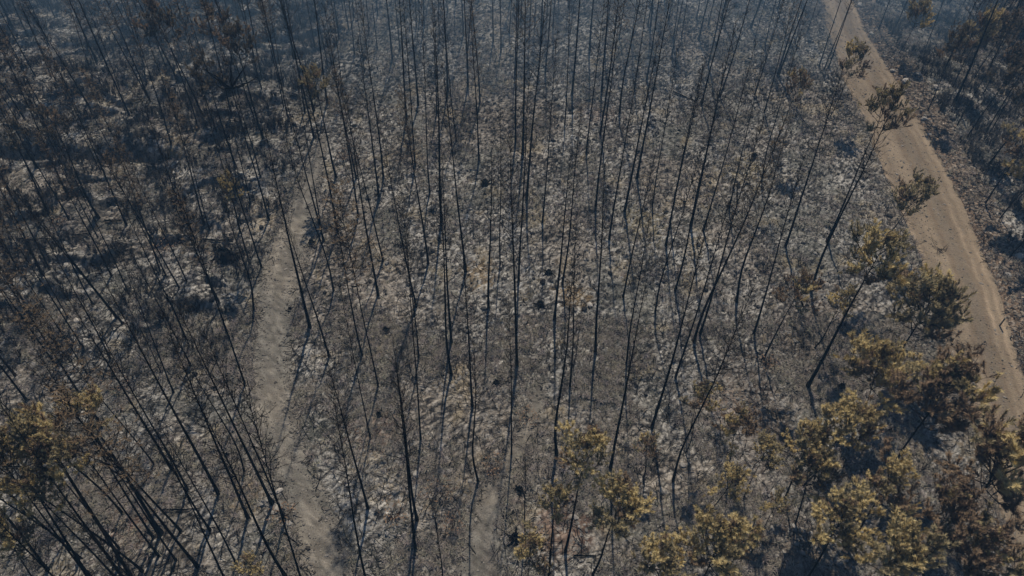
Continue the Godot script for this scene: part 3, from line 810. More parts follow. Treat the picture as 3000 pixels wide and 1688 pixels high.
	[-14.45, -12.05, 13.21, -0.008, 0.037, -0.133, 0.136, 0, 0],
	[-18.43, -12.17, 13.85, -0.007, -0.016, 0.015, 0.091, 0, 0],
	[-16.48, -13.09, 12.96, -0.001, -0.010, -0.123, 0.094, 0, 0],
	[-25.26, -18.09, 14.07, -0.007, -0.010, 0.118, -0.113, 0, 0],
	[-23.9, -13.81, 13.48, -0.009, -0.023, 0.089, -0.111, 0, 0],
	[-15.47, -17.74, 12.61, -0.009, 0.012, -0.048, 0.026, 0, 0],
	[25.15, -71.81, 10.94, -0.042, 0.010, -0.113, 0.057, 1, 0],
	[22.58, -80.35, 9.17, -0.003, 0.040, 0.024, -0.068, 0, 0],
	[22.19, -62.43, 12.54, 0.014, 0.006, -0.028, 0.009, 0, 0],
	[18.22, -65.19, 9.53, 0.004, -0.005, 0.064, 0.019, 1, 0],
	[18.89, -77.23, 11.69, -0.008, 0.012, -0.099, -0.093, 1, 0],
	[21.78, -78, 11.34, -0.007, 0.031, -0.076, -0.119, 0, 0],
	[22.44, -59.41, 12.27, -0.024, -0.020, 0.075, 0.010, 1, 0],
	[30.45, -75.5, 10.14, 0.007, -0.036, 0.014, -0.005, 0, 0],
	[28.6, -73.04, 12.72, -0.032, -0.001, -0.048, -0.075, 0, 0],
	[18.4, -72.42, 12.36, 0.034, 0.014, -0.138, -0.132, 0, 0],
	[30.65, -68.02, 10.18, -0.005, -0.010, 0.062, 0.032, 0, 0],
	[55.42, -58.83, 9.02, 0.004, 0.020, -0.112, 0.012, 11, 1.91],
	[51.69, -56.66, 8.44, -0.006, 0.020, 0.156, -0.024, 13, 1.4],
	[48.85, -59.02, 8.27, 0.019, -0.065, 0.107, -0.026, 11, 1.53],
	[51.71, -53.33, 10.1, -0.019, 0.032, -0.014, -0.074, 11, 1.92],
	[52.1, -51.09, 10.71, -0.026, -0.021, 0.024, 0.021, 11, 1.32],
	[44.2, -38.19, 10.7, 0.008, -0.030, -0.135, 0.074, 11, 1.47],
	[39.78, -32.74, 12, -0.033, 0.018, -0.086, 0.138, 0, 0],
	[35.46, -32.88, 9.9, 0.002, -0.004, -0.000, -0.033, 13, 1.35],
	[37.37, -31.86, 11.93, -0.006, -0.037, -0.121, -0.050, 13, 1.71],
	[49.03, -55.75, 10.55, 0.023, 0.018, 0.126, 0.027, 11, 1.55],
	[43.03, -40.12, 11.05, -0.007, 0.005, -0.108, -0.092, 0, 0],
	[48.33, -46.89, 9.37, 0.034, 0.058, -0.052, 0.097, 11, 1.69],
	[49.33, -53.69, 8.67, 0.020, 0.026, 0.036, -0.020, 11, 1.71],
	[41.14, -39.37, 9.14, 0.031, 0.022, -0.049, 0.017, 11, 1.65],
	[52.77, -82.65, 8.23, -0.015, 0.032, -0.140, -0.100, 13, 1.32],
	[54.25, -89.35, 11.2, 0.005, 0.047, 0.095, -0.069, 0, 0],
	[50.29, -73.9, 9.96, -0.021, 0.002, 0.109, 0.001, 13, 1.54],
	[63.52, -85.5, 9.21, 0.002, 0.056, -0.153, 0.003, 13, 1.54],
	[57.98, -88.91, 8.44, 0.050, -0.006, -0.061, -0.088, 11, 1.79],
	[57.23, -87.05, 9.74, -0.021, 0.014, 0.081, -0.139, 13, 1.49],
	[52.68, -62.6, 9.54, -0.003, 0.004, -0.108, 0.083, 11, 1.46],
	[59.75, -75.1, 9.87, -0.002, -0.005, -0.075, 0.076, 0, 0],
	[54.06, -73.12, 11.85, 0.003, -0.022, -0.071, 0.006, 0, 0],
	[51.95, -68.1, 9.15, 0.022, -0.010, -0.021, -0.028, 11, 1.54],
	[54.01, -84.29, 11.16, 0.009, -0.005, -0.023, -0.007, 11, 1.59],
	[57.45, -66.14, 10.35, -0.003, 0.002, -0.132, -0.089, 0, 0],
	[73.43, -95.5, 9.37, -0.011, 0.005, -0.008, 0.127, 13, 1.92],
	[56.61, -80.2, 10.61, 0.029, -0.001, 0.091, -0.071, 11, 1.87],
	[55.67, -76.24, 8.14, -0.003, -0.013, -0.142, -0.007, 11, 1.31],
	[62.96, -94, 10.56, -0.033, 0.003, -0.059, 0.135, 13, 1.38],
	[57.72, -91.3, 10.22, 0.011, -0.012, -0.149, -0.114, 11, 1.49],
	[54.63, -80.94, 9.36, -0.014, 0.032, -0.028, -0.055, 13, 1.84],
	[60.82, -80.74, 8.89, -0.010, -0.060, 0.050, 0.047, 13, 1.6],
	[68.85, -91.18, 9.62, 0.023, -0.003, 0.068, -0.135, 13, 1.59],
	[72.45, -90.39, 8.66, -0.064, 0.047, -0.097, 0.116, 11, 1.34],
	[33.65, -85.47, 12.2, 0.039, -0.006, -0.051, -0.038, 0, 0],
	[26.54, -98.71, 13.63, 0.013, -0.001, 0.090, -0.049, 0, 0],
	[12.73, -91.42, 12.98, 0.039, -0.021, -0.002, -0.004, 0, 0],
	[18.03, -86.93, 12.03, -0.015, -0.004, -0.044, -0.080, 0, 0],
	[33.33, -92.68, 13.19, -0.036, 0.025, 0.040, 0.094, 0, 0],
	[35.57, -99.87, 12.35, 0.038, 0.023, 0.076, -0.066, 0, 0],
	[27.28, -88.42, 14, -0.006, 0.022, 0.040, -0.039, 0, 0],
	[15.93, -85.7, 14.54, -0.002, -0.006, 0.134, 0.081, 0, 0],
	[-58.1, -84.84, 12.67, 0.006, 0.034, -0.112, 0.130, 0, 0],
	[-53.98, -85.95, 12.53, 0.014, 0.031, 0.084, -0.008, 0, 0],
	[-35.86, -87.5, 14.62, 0.004, 0.024, -0.087, 0.061, 0, 0],
	[-40.09, -83.53, 12.97, -0.035, -0.023, -0.003, 0.009, 0, 0],
	[-50.87, -79.98, 12.06, -0.005, -0.015, -0.073, 0.047, 0, 0],
	[-29.61, -87.94, 14.34, 0.001, 0.005, -0.080, -0.139, 0, 0],
	[-13.9, -88.32, 12.05, -0.012, 0.031, -0.074, -0.108, 0, 0],
]
const LOGS := [
	[-32.54, -40.27, -31.01, -40.34, 0.11, 0, "pale fallen log lying along a terrace edge, the thicker one"],
	[-35.9, -39.31, -33.37, -39.72, 0.09, 0, "long pale fallen pole on the terrace below the thick log"],
	[-30.64, -41.76, -29.48, -41.97, 0.13, 0, "short pale log catching sun on the terraced slope"],
	[-22.7, -40.03, -20.52, -39.92, 0.1, 1, "grey fallen trunk across the black uprooted stump"],
	[-21.87, -39.86, -20.66, -40.42, 0.05, 0, "thin bleached pole crossed over the grey fallen trunk"],
	[-36.47, -57.36, -33.58, -58.21, 0.08, 0, "pale pole on the terrace below the bare sandy patch"],
	[-41.03, -74, -38.51, -74.98, 0.08, 0, "pale fallen pole high on the terraced slope"],
	[-25.44, -60.3, -23.78, -60.71, 0.07, 1, "grey fallen pole on the slope beside the rusty pines"],
	[14.55, -62.76, 16.8, -60.72, 0.07, 0, "pale slanting pole fallen in the far central stand"],
	[5.28, -63.73, 7.44, -61.77, 0.06, 1, "thin grey pole fallen beneath the far central trunks"],
	[3.66, -16.98, 4.84, -17.06, 0.05, 2, "thin black pole lying beneath the ochre pine"],
	[-18.31, -18.77, -16.35, -18.88, 0.05, 2, "black pole lying level between the leaning near trunks"],
	[24.2, -44.28, 24.34, -42.92, 0.05, 0, "bleached short pole leaning near the crooked pine"],
	[-28.73, -28.68, -28.1, -28.75, 0.12, 0, "short pale log half buried in char at the stand edge"],
	[-11.56, -17.69, -10.66, -17.07, 0.06, 0, "pale thin log lying beside the dirt track"],
]
const STUMPS := [
	[-20.57, -38.04, 0.5, 0.8, "large black burnt-out stump beside the dirt track bend"],
	[-14.89, -33.56, 0.16, 0.25, "small charred stump at the right edge of the dirt track"],
	[-14.83, -40.13, 0.2, 0.3, "charred stump on the sandy bank above the track"],
	[0.76, -20.6, 0.15, 0.3, "small black stump beside the short footpath"],
	[-8.23, -32.05, 0.2, 0.3, "dark brown stump in the open ash of the central stand"],
	[1.97, -34.93, 0.22, 0.35, "black stump on the pale clearing of the central stand"],
	[-7.64, -25.1, 0.18, 0.3, "pair-side black stump near the crossing shadows"],
	[2.6, -37.97, 0.18, 0.3, "black stump under the two close central trunks"],
	[-0.77, -27.95, 0.15, 0.25, "small black stump with pale stones around it"],
	[-2.44, -48.06, 0.24, 0.4, "black stump hole with white ash at its rim"],
	[0.6, -17.75, 0.22, 0.35, "black stump at the foot of the short snag"],
	[-15.85, -22.15, 0.15, 0.25, "small black stump on the spotted ash by the track"],
	[-15.03, -20.83, 0.15, 0.25, "small black stump below the crooked near pine"],
	[20.24, -52.75, 0.15, 0.25, "small black stump on the straw-coloured clearing"],
	[21.09, -28.85, 0.2, 0.3, "black stump in the shade beneath the ochre pines"],
]
const SHRUBS := [
	[-6.56, -29.08, 1.7, 0, "fan of thin black stems in the central ash"],
	[1.24, -25.34, 1.0, 1, "pinkish withered shrub beside the short snag"],
	[-3.6, -19.96, 1.5, 1, "rusty young shrub left of the short footpath"],
	[-0.69, -21.95, 1.1, 1, "reddish shrub at the bend of the short footpath"],
	[-5.92, -18.79, 1.2, 1, "reddish low shrub in the near central ash"],
	[-2.67, -18.3, 1.0, 1, "rusty shrub at the footpath's left edge"],
	[8.54, -31.01, 1.6, 0, "dark spreading shrub in the blue shade of the right stand"],
	[7.6, -29.67, 1.7, 0, "black shrub at the foot of a leaning central pine"],
	[9.91, -26.95, 1.6, 0, "wide black shrub in the shaded hollow"],
	[8.05, -23.58, 1.2, 1, "rusty shrub above the ochre pines"],
	[-11.77, -18.58, 1.0, 1, "dark red withered shrub on the track's edge"],
	[-24.05, -26.72, 1.3, 1, "reddish shrub at the edge of the near stand"],
	[-20.43, -34.41, 1.6, 0, "pale-stemmed bare shrub on the track bank"],
	[-21.42, -33.27, 1.5, 0, "bare branching shrub over the black terrace bank"],
	[-14.29, -50.19, 1.2, 1, "brownish shrub by the far bend of the track"],
	[18.23, -38.79, 1.5, 0, "fan of grey stems in the right stand"],
	[20.88, -39.46, 1.5, 0, "dark shrub under the tall open pine"],
	[24.75, -40.48, 1.3, 0, "grey twiggy shrub beside the ochre crown"],
	[16.62, -30.26, 1.0, 1, "withered shrub near the small rusty pine"],
	[13.8, -18.28, 1.2, 0, "grey bare shrub among the ochre pines"],
	[24.22, -17.76, 1.3, 1, "dark red shrub below the gravel road"],
	[26.15, -18.19, 1.3, 1, "reddish brush on the bank below the gravel road"],
	[23.91, -22.87, 1.4, 0, "black twiggy shrub in the deep shade by the road"],
	[32.11, -78.74, 1.7, 0, "wide twiggy shrub beside the far end of the road"],
	[31.8, -75.59, 1.5, 0, "low twiggy shrub leaning towards the far road"],
	[41.2, -70.97, 1.4, 0, "dark shrub on the drop beyond the road berm"],
	[39.57, -61.52, 1.4, 0, "blue-shaded shrub beyond the road berm"],
	[37.84, -57.26, 1.4, 0, "black shrub beyond the road near the brush heap"],
	[-23.83, -53.26, 1.3, 0, "black bowl-shaped shrub under the forked pine"],
	[-30.8, -39.18, 1.4, 0, "black shrub filling a terrace step"],
	[-23.37, -32.43, 1.6, 0, "black shrub on the lowest terrace bank"],
	[-31.31, -44.57, 1.3, 0, "dark shrub midway up the terraced slope"],
	[-33.74, -41.11, 1.1, 1, "rusty shrub on the terraced slope"],
	[-25.18, -38.95, 1.1, 1, "rust-brown shrub among the close terrace trunks"],
]
const ROCKS := [
	[37.97, -82.12, 0.3, 0.5, "pale rock beyond the far end of the road"],
	[37.19, -65.25, 0.3, 0.55, "brightest pale rock on the road berm"],
	[36.54, -63.72, 0.25, 0.5, "pale rock just below the brightest one on the berm"],
	[38.96, -66.72, 0.26, 0.4, "grey rock on the outer side of the berm"],
	[40.09, -64.84, 0.3, 0.38, "larger grey rock where the berm drops away"],
	[37.08, -75.14, 0.24, 0.42, "tan rock on the berm near the road's far end"],
	[36.68, -67.27, 0.22, 0.4, "tan rock at the inner foot of the berm"],
	[36.88, -59.08, 0.24, 0.42, "tan rock where the berm narrows"],
	[37.48, -41.01, 0.28, 0.45, "pale rock on the dark slope beyond the road"],
	[29.02, -39.23, 0.26, 0.45, "pale rock between the road and the ochre pine"],
	[-12.33, -20.04, 0.16, 0.62, "white-topped rock at the dirt track's edge"],
	[-12.23, -19.02, 0.18, 0.42, "pale rock beside the reddish track-edge shrub"],
	[5.44, -35.09, 0.18, 0.6, "white stone alone in the central stand"],
	[-21.87, -16.04, 0.2, 0.4, "pale rock among the dense near trunks"],
	[-5.07, -21.37, 0.2, 0.5, "pale stone near the doubled near trunks"],
	[-21.35, -45.17, 0.28, 0.6, "white rock pair on the sandy bank by the track"],
	[-19.57, -48.62, 0.3, 0.55, "pale rock in the bluish ash above the track"],
	[-28.62, -31.99, 0.2, 0.6, "white stone in the dark of the lower terraces"],
	[53.39, -83.12, 0.3, 0.4, "grey rock high beyond the road"],
	[35.8, -39.07, 0.2, 0.4, "small grey rock on the verge past the brush heap"],
	[29.73, -42.15, 0.2, 0.35, "small dark rock at the near road verge"],
]
const BRUSH := [
	[35.69, -42.3, 1.0, "heap of grey branches on the far verge of the road"],
	[35.03, -40.83, 0.7, "smaller clump of branches below the verge heap"],
	[31.93, -41.89, 0.75, "broken rusty branch lying on the gravel road"],
	[30.28, -32.39, 0.9, "rusty brush spilling onto the near road edge"],
	[35.73, -60.67, 0.9, "heap of pale sticks against the road berm"],
]
const POSTS := [[33.26, -34.26], [33.53, -33.19]]

# ---------------------------------------------------------------- trees
var crowns := []
var brown_crowns := []
var sprays := []
var tufts := []
var stubs := []

func rand_dir(up: float) -> Vector3:
	var a := rng.randf() * TAU
	return Vector3(cos(a), up, sin(a)).normalized()

# a limb that leaves along dir and turns upwards; returns its points
func limb(buf: Buf, from: Vector3, dir: Vector3, length: float, r0: float, lift: float, seg: int, sides: int, col: Color) -> PackedVector3Array:
	var p := PackedVector3Array([from])
	var r := PackedFloat32Array([r0])
	var d := dir
	for k in seg:
		d = (d + Vector3(rng.randfn() * 0.16, lift + rng.randfn() * 0.12, rng.randfn() * 0.16)).normalized()
		p.push_back(p[-1] + d * length / seg)
		r.push_back(lerpf(r0, r0 * 0.28, float(k + 1) / seg))
	buf.tube(p, r, sides, col)
	return p

# the bare twigs of a burnt crown, for a tree 15 m tall: y = 0 is where the lowest live whorl stood, the tip is at y = 6.6
func make_bare_crown(brown := false) -> ArrayMesh:
	var b := Buf.new()
	var y := 0.0
	var top := 6.5
	var col := Color(.105, .084, .068) if brown else Color(.042, .038, .038)
	while y < top:
		var t := y / top
		var n := rng.randi_range(3, 5)
		var a0 := rng.randf() * TAU
		for k in n:
			var a := a0 + TAU * k / n + rng.randfn() * 0.35
			var len := lerpf(1.75, 0.5, t) * rng.randf_range(0.55, 1.2)
			if t < 0.1:
				len *= 0.8
			var up := lerpf(0.25, 1.1, t) + rng.randfn() * 0.15
			var g := rng.randf_range(0.7, 1.5)
			var p := limb(b, Vector3(0, y + rng.randfn() * 0.12, 0), Vector3(cos(a), up, sin(a)).normalized(), len, lerpf(0.021, 0.013, t), 0.16, 4, 3, col * g)
			for s in rng.randi_range(3, 5):
				var q := p[rng.randi_range(1, 3)]
				var d := (p[-1] - p[0]).normalized()
				var tw := limb(b, q, (d * 0.8 + rand_dir(0.5) * 0.8).normalized(), len * rng.randf_range(0.25, 0.5), 0.0095, 0.2, 2, 3, col * g)
				if brown and rng.randf() < 0.6:
					for e in 7:
						var side := rand_dir(0.0) * 0.014
						b.tri(tw[-1] - side, tw[-1] + side, tw[-1] + rand_dir(0.6) * 0.2, Color(.13, .095, .06) * rng.randf_range(0.6, 1.4))
		y += rng.randf_range(0.38, 0.62)
	return b.mesh()

# a dead branch stub that stayed on the lower trunk, pointing along +x
func make_stub() -> ArrayMesh:
	var b := Buf.new()
	var g := rng.randf_range(0.7, 2.6)
	var col := Color(.05, .046, .043) * g
	var p := limb(b, Vector3.ZERO, Vector3(1, rng.randf_range(-0.15, 0.4), 0).normalized(), rng.randf_range(0.7, 1.5), 0.017, 0.03, 4, 3, col)
	for k in rng.randi_range(1, 3):
		limb(b, p[rng.randi_range(1, 3)], (Vector3(1, 0.2, 0) + rand_dir(0.1)).normalized(), rng.randf_range(0.2, 0.5), 0.008, 0.05, 2, 3, col)
	return b.mesh()

# needles round a shoot like a bottle brush
func plume(b: Buf, at: Vector3, dir: Vector3, length: float, g: float) -> void:
	var side := dir.cross(Vector3.UP if absf(dir.y) < 0.9 else Vector3.RIGHT).normalized()
	var oth := dir.cross(side)
	var n := 46
	for k in n:
		var t := float(k) / n
		var a := rng.randf() * TAU
		var out := side * cos(a) + oth * sin(a)
		var from := at + dir * length * t
		var nd := (out * rng.randf_range(0.5, 0.95) + dir * rng.randf_range(0.5, 0.9)).normalized()
		var nl := rng.randf_range(0.16, 0.24) * (1.0 - 0.25 * t)
		var w := nd.cross(dir).normalized() * 0.019
		var h := g * rng.randf_range(0.75, 1.25)
		b.tri(from - w, from + w, from + nd * nl, Color(h, h * rng.randf_range(0.92, 1.05), h))

# one leafy limb along +x, about 1.8 m long: [wood, needles]
func make_spray(dense: int) -> Array:
	var w := Buf.new()
	var f := Buf.new()
	var col := Color(.06, .047, .038) * rng.randf_range(0.7, 1.6)
	var p := limb(w, Vector3.ZERO, Vector3(1, 0.25, 0).normalized(), 1.7, 0.026, 0.13, 5, 4, col)
	var g := rng.randf_range(0.75, 1.3)
	plume(f, p[-1], (p[-1] - p[-2]).normalized(), 0.34, g)
	for k in dense:
		var q := p[rng.randi_range(2, 5)].lerp(p[rng.randi_range(1, 5)], rng.randf() * 0.4)
		var d := (Vector3(0.6, 0.35, 0) + rand_dir(0.25) * 0.9).normalized()
		var s := limb(w, q, d, rng.randf_range(0.3, 0.75), 0.011, 0.2, 3, 3, col)
		var e := (s[-1] - s[-2]).normalized()
		plume(f, s[-1] - e * 0.1, (e + Vector3(0, 0.5, 0)).normalized(), rng.randf_range(0.24, 0.42), g * rng.randf_range(0.6, 1.4))
		if rng.randf() < 0.6:
			plume(f, s[1], (rand_dir(0.8) + Vector3(0.4, 0.3, 0)).normalized(), rng.randf_range(0.2, 0.32), g * rng.randf_range(0.7, 1.1))
	return [w.mesh(), f.mesh()]

func trunk_points(t: Array, seg: int) -> PackedVector3Array:
	var h: float = t[2]
	var p := PackedVector3Array()
	var ph := rng.randf() * TAU
	var wob := rng.randf_range(0.012, 0.05) * (h / 15.0)
	for k in seg + 1:
		var u: float = pow(float(k) / seg, 1.15)
		var foot: float = pow(maxf(0.0, 1.0 - u / 0.3), 2.0) - 1.0
		var x: float = t[3] * h * u + t[5] * -foot * 0.9 + wob * (sin(u * 7.0 + ph) - sin(ph)) * (1.0 - u * 0.5)
		var z: float = t[4] * h * u + t[6] * -foot * 0.9 + wob * (cos(u * 6.0 + ph) - cos(ph)) * (1.0 - u * 0.5)
		p.push_back(Vector3(x - t[5] * 0.9 * minf(1.0, u * 1.6), u * h, z - t[6] * 0.9 * minf(1.0, u * 1.6)))
	return p

func trunk_at(p: PackedVector3Array, y: float) -> Vector3:
	for k in p.size() - 1:
		if p[k + 1].y >= y:
			return p[k].lerp(p[k + 1], (y - p[k].y) / maxf(0.01, p[k + 1].y - p[k].y))
	return p[-1]

func build_tree(t: Array, label: String, group: String) -> void:
	var kind := int(t[7])
	var h: float = t[2]
	var called := "charred_pine"
	if kind >= 10:
		called = "scorched_pine"
	elif kind == 6:
		called = "pine_snag"
	var o := thing(called, label, "pine tree" if kind != 6 else "dead tree", Vector3(t[0], ground_y(t[0], t[1]), t[1]), group)
	var p := trunk_points(t, 12 if kind != 6 else 7)
	var r := PackedFloat32Array()
	var r0 := clampf(0.0055 * h, 0.028, 0.095) * rng.randf_range(0.72, 1.3)
	if kind < 10 and t[0] < -17.0 and t[1] < -28.0:
		r0 *= 0.88
	if t[1] > -30.0 and kind < 10:
		r0 *= 0.82
	if kind >= 10:
		r0 *= 1.45
	if kind == 5:
		r0 *= 1.5
	for k in p.size():
		var u := float(k) / (p.size() - 1)
		r.push_back(r0 * (pow(1.0 - u, 0.95) * 0.94 + 0.06) + (r0 * 0.55 if k == 0 else 0.0))
	p[0].y = -0.35
	var b := Buf.new()
	var col := Color(.024, .022, .022) * rng.randf_range(0.7, 1.4)
	if kind == 1 or (kind >= 10 and rng.randf() < 0.35):
		col = Color(.085, .062, .05) * rng.randf_range(0.7, 1.2)
	b.tube(p, r, 7, col, 0.06)
	if kind != 5 and rng.randf() < 0.5:
		# bark above the scorch line
		var line := rng.randf_range(0.3, 0.75)
		var bark := Color(.12, .098, .082) * rng.randf_range(0.6, 1.2)
		for k in p.size():
			for s in 7:
				if float(k) / (p.size() - 1) > line + rng.randfn() * 0.07:
					b.c[k * 7 + s] = bark * rng.randf_range(0.6, 1.2)
	if kind == 5:
		# a trunk that splits into a wide dark bowl of limbs
		var at := trunk_at(p, h * 0.78)
		for k in 7:
			var a := TAU * k / 7.0 + rng.randfn() * 0.2
			limb(b, at, Vector3(cos(a), 0.35, sin(a)).normalized(), rng.randf_range(1.7, 2.6), 0.075, 0.09, 5, 5, col)
	part("trunk", b.mesh(), mats.bark, o)
	var sc := h / 15.0
	if kind < 10:
		var base := h * (0.56 if kind != 6 else 0.45)
		var at := trunk_at(p, base)
		var top := p[-1]
		var up := (top - at).normalized()
		var c := part("crown", crowns[rng.randi() % crowns.size()] if kind != 1 else brown_crowns[rng.randi() % brown_crowns.size()], mats.twig, o)
		var side := up.cross(Vector3(0, 0, 1)).normalized()
		var bs := Basis(side, up, side.cross(up)).orthonormalized() * Basis(Vector3.UP, rng.randf() * TAU)
		var wide: float = sc * rng.randf_range(0.5, 0.9) * (1.5 if kind == 7 else 1.6 if kind == 1 else 1.0)
		c.transform = Transform3D(bs.scaled_local(Vector3(wide, sc * 1.0, wide)), at)
	var n_stub := rng.randi_range(3, 7)
	if kind == 6:
		n_stub = 4
	for k in n_stub:
		var y := h * rng.randf_range(0.18, 0.62)
		var s := part("dead_branch", stubs[rng.randi() % stubs.size()], mats.twig, o)
		var sz := rng.randf_range(0.5, 1.1) * clampf(sc, 0.5, 1.0)
		s.transform = Transform3D(Basis(Vector3.UP, rng.randf() * TAU).scaled_local(Vector3.ONE * sz), trunk_at(p, y))
	if kind >= 10:
		var rad: float = t[8]
		var hues: Array = {10: ["olive", "olive", "ochre", "rust"], 11: ["olive", "olive", "olive", "rust", "ochre"], 12: ["ochre", "ochre", "olive", "ochre", "olive", "ochre", "rust"], 13: ["rust", "rust", "olive", "rust", "ochre"]}[kind]
		var low := maxf(h - rad * 1.7, h * 0.4)
		var n := int(clampf(13.0 * rad, 9, 34))
		if kind == 10:
			n = 20
		if kind == 13:
			n = int(n * 0.95)
		if kind == 13 and t[1] < -36.0 and (t[0] < -8.0 or t[0] > 36.0):
			hues = ["dull", "dull", "dull", "rust"]
			n = int(n * 0.7)
		for k in n:
			var u := (float(k) + rng.randf()) / n
			var y := lerpf(low, h * 0.985, u)
			var shape := sin(clampf(0.25 + u * 0.78, 0.0, 1.0) * PI) * 0.85 + 0.2
			var sp: Array = sprays[rng.randi() % sprays.size()]
			var len := rad / 1.85 * shape * rng.randf_range(0.75, 1.15)
			var w := part("branch", sp[0], mats.twig, o)
			var lift := lerpf(-0.1, 0.75, u) + rng.randfn() * 0.12
			w.transform = Transform3D((Basis(Vector3.UP, k * 2.4 + rng.randfn() * 0.4) * Basis(Vector3(0, 0, 1), lift)).scaled_local(Vector3.ONE * clampf(len, 0.35, 1.5)), trunk_at(p, y))
			part("needles", sp[1], mats[hues[rng.randi() % hues.size()]], w)

const ORD := ["first", "second", "third", "fourth", "fifth", "sixth", "seventh", "eighth", "ninth", "tenth", "eleventh", "twelfth", "thirteenth", "fourteenth", "fifteenth", "sixteenth", "seventeenth", "eighteenth", "nineteenth", "twentieth"]

func stand_of(t: Array) -> int:
	var e := edges(ROAD, t[1])
	if t[0] > e.x:
		return 3
	var k := edges(TRACK, t[1])
	if t[0] < (k.x + 0.9 if not is_inf(k.x) else -16.0):
		return 0 if t[1] < -30.0 else 1
	return 2

func plant_trees() -> void:
	for k in 14:
		crowns.push_back(make_bare_crown())
	for k in 8:
		brown_crowns.push_back(make_bare_crown(true))
	for k in 9:
		stubs.push_back(make_stub())
	for k in 10:
		sprays.push_back(make_spray(rng.randi_range(9, 14)))
	# labels: trees of a stand in rows of ten from the near edge back, each counted along its row
	var where := ["on the terraced slope", "in the near stand beside track", "in the central stand", "beyond the gravel road"]
	var from := ["from the dirt track", "from the dirt track", "from the dirt track", "from the gravel road"]
	var lists := {}
	for t in TREES:
		var key := "%d_%d" % [stand_of(t), 1 if t[7] >= 10 else 0]
		if not lists.has(key):
			lists[key] = []
		lists[key].push_back(t)
	for key in lists:
		var l: Array = lists[key]
		var st := int(key.split("_")[0])
		var leafy: bool = key.ends_with("1")
		l.sort_custom(func(a, b): return a[1] > b[1])
		var row := 0
		while row * 10 < l.size():
			var r: Array = l.slice(row * 10, row * 10 + 10)
			r.sort_custom(func(a, b): return a[0] > b[0] if st < 2 else a[0] < b[0])
			for k in r.size():
				var t: Array = r[k]
				var look := "bare charred pine"
				var lean := Vector2(t[3], t[4]).length()
				match int(t[7]):
					1: look = "bare brown-barked pine"
					5: look = "thick forked black pine"
					6: look = "short charred snag"
					7: look = "wide twiggy bare pine"
					10: look = "open olive-tufted pine"
					11: look = "olive-needled scorched pine"
					12: look = "ochre-needled scorched pine"
					13: look = "rusty-needled scorched pine"
				if t[7] < 5:
					if absf(t[5]) > 0.3:
						look = "crook-footed charred pine"
					elif lean > 0.1:
						look = "leaning charred pine"
					elif t[2] < 12.0:
						look = "shorter charred pine"
				var rows := "row %s" % ["one", "two", "three", "four", "five", "six", "seven", "eight", "nine", "ten", "eleven", "twelve", "thirteen", "fourteen", "fifteen", "sixteen", "seventeen", "eighteen", "nineteen", "twenty"][row]
				if row == 0:
					rows = "nearest row"
				var label := "%s, %s %s, %s, %s" % [look, ORD[k], from[st], rows, where[st]]
				build_tree(t, label, "scorched pines with needles left" if leafy else "bare charred pines")
			row += 1

# the smallest-looking pines at the far end of the stand, past the three hundred built one by one
func far_pines() -> void:
	for variant in 4:
		var b := Buf.new()
		var h := 12.5
		var pts := trunk_points([0, 0, h, rng.randfn() * 0.02, rng.randfn() * 0.02, rng.randf_range(-0.1, 0.1), 0.0], 9)
		var r := PackedFloat32Array()
		for k in pts.size():
			r.push_back(0.062 * (1.0 - 0.92 * k / (pts.size() - 1)) + (0.04 if k == 0 else 0.0))
		pts[0].y = -0.4
		b.tube(pts, r, 6, Color(.03, .028, .028), 0.05)
		var cr: ArrayMesh = brown_crowns[variant] if variant % 2 == 0 else crowns[variant]
		var a := cr.surface_get_arrays(0)
		var off := b.v.size()
		var at := trunk_at(pts, h * 0.48)
		var vv: PackedVector3Array = a[Mesh.ARRAY_VERTEX]
		var nn: PackedVector3Array = a[Mesh.ARRAY_NORMAL]
		var cc: PackedColorArray = a[Mesh.ARRAY_COLOR]
		for k in vv.size():
			b.v.push_back(vv[k] * Vector3(0.9, 0.95, 0.9) + at)
			b.n.push_back(nn[k])
			b.c.push_back(cc[k])
		for k in a[Mesh.ARRAY_INDEX]:
			b.i.push_back(k + off)
		var mm := MultiMesh.new()
		mm.transform_format = MultiMesh.TRANSFORM_3D
		mm.mesh = b.mesh()
		var tr := []
		while tr.size() < 34:
			var z := -rng.randf_range(56.0, 96.0)
			var x := rng.randf_range(-58.0, 62.0)
			if x > -14.0 and x < 36.0 and z > -66.0:
				continue
			if not clear_of_roads(x, z, 1.2):
				continue
			tr.push_back(Transform3D(Basis(Vector3.UP, rng.randf() * TAU).scaled(Vector3.ONE * rng.randf_range(0.75, 1.12)), Vector3(x, ground_y(x, z), z)))
		mm.instance_count = tr.size()
		for k in tr.size():
			mm.set_instance_transform(k, tr[k])
		var o := MultiMeshInstance3D.new()
		o.name = numbered("distant_pines")
		o.multimesh = mm
		o.material_override = mats.twig
		add_child(o)
		o.set_meta("kind", "stuff")
		o.set_meta("label", "distant bare pines thickening the far end of the stand")
		o.set_meta("category", "trees")

# ---------------------------------------------------------------- what covers the floor
func clear_of_roads(x: float, z: float, gap: float) -> bool:
	return outside(edges(ROAD, z), x) > gap and outside(edges(TRACK, z), x) > gap and outside(edges(PATH, z), x) > gap

# a place on the floor that the picture can show
func spot(near := 0.0) -> Vector2:
	while true:
		var z := -lerpf(13.0, 97.0, sqrt(rng.randf_range(0.03, 1.0)))
		if rng.randf() < near:
			z = -rng.randf_range(13.0, 34.0)
		var half := 20.0 - z * 0.52
		var x := rng.randf_range(-half, half + (8.0 if z < -60.0 else 0.0))
		return Vector2(x, z)
	return Vector2.ZERO

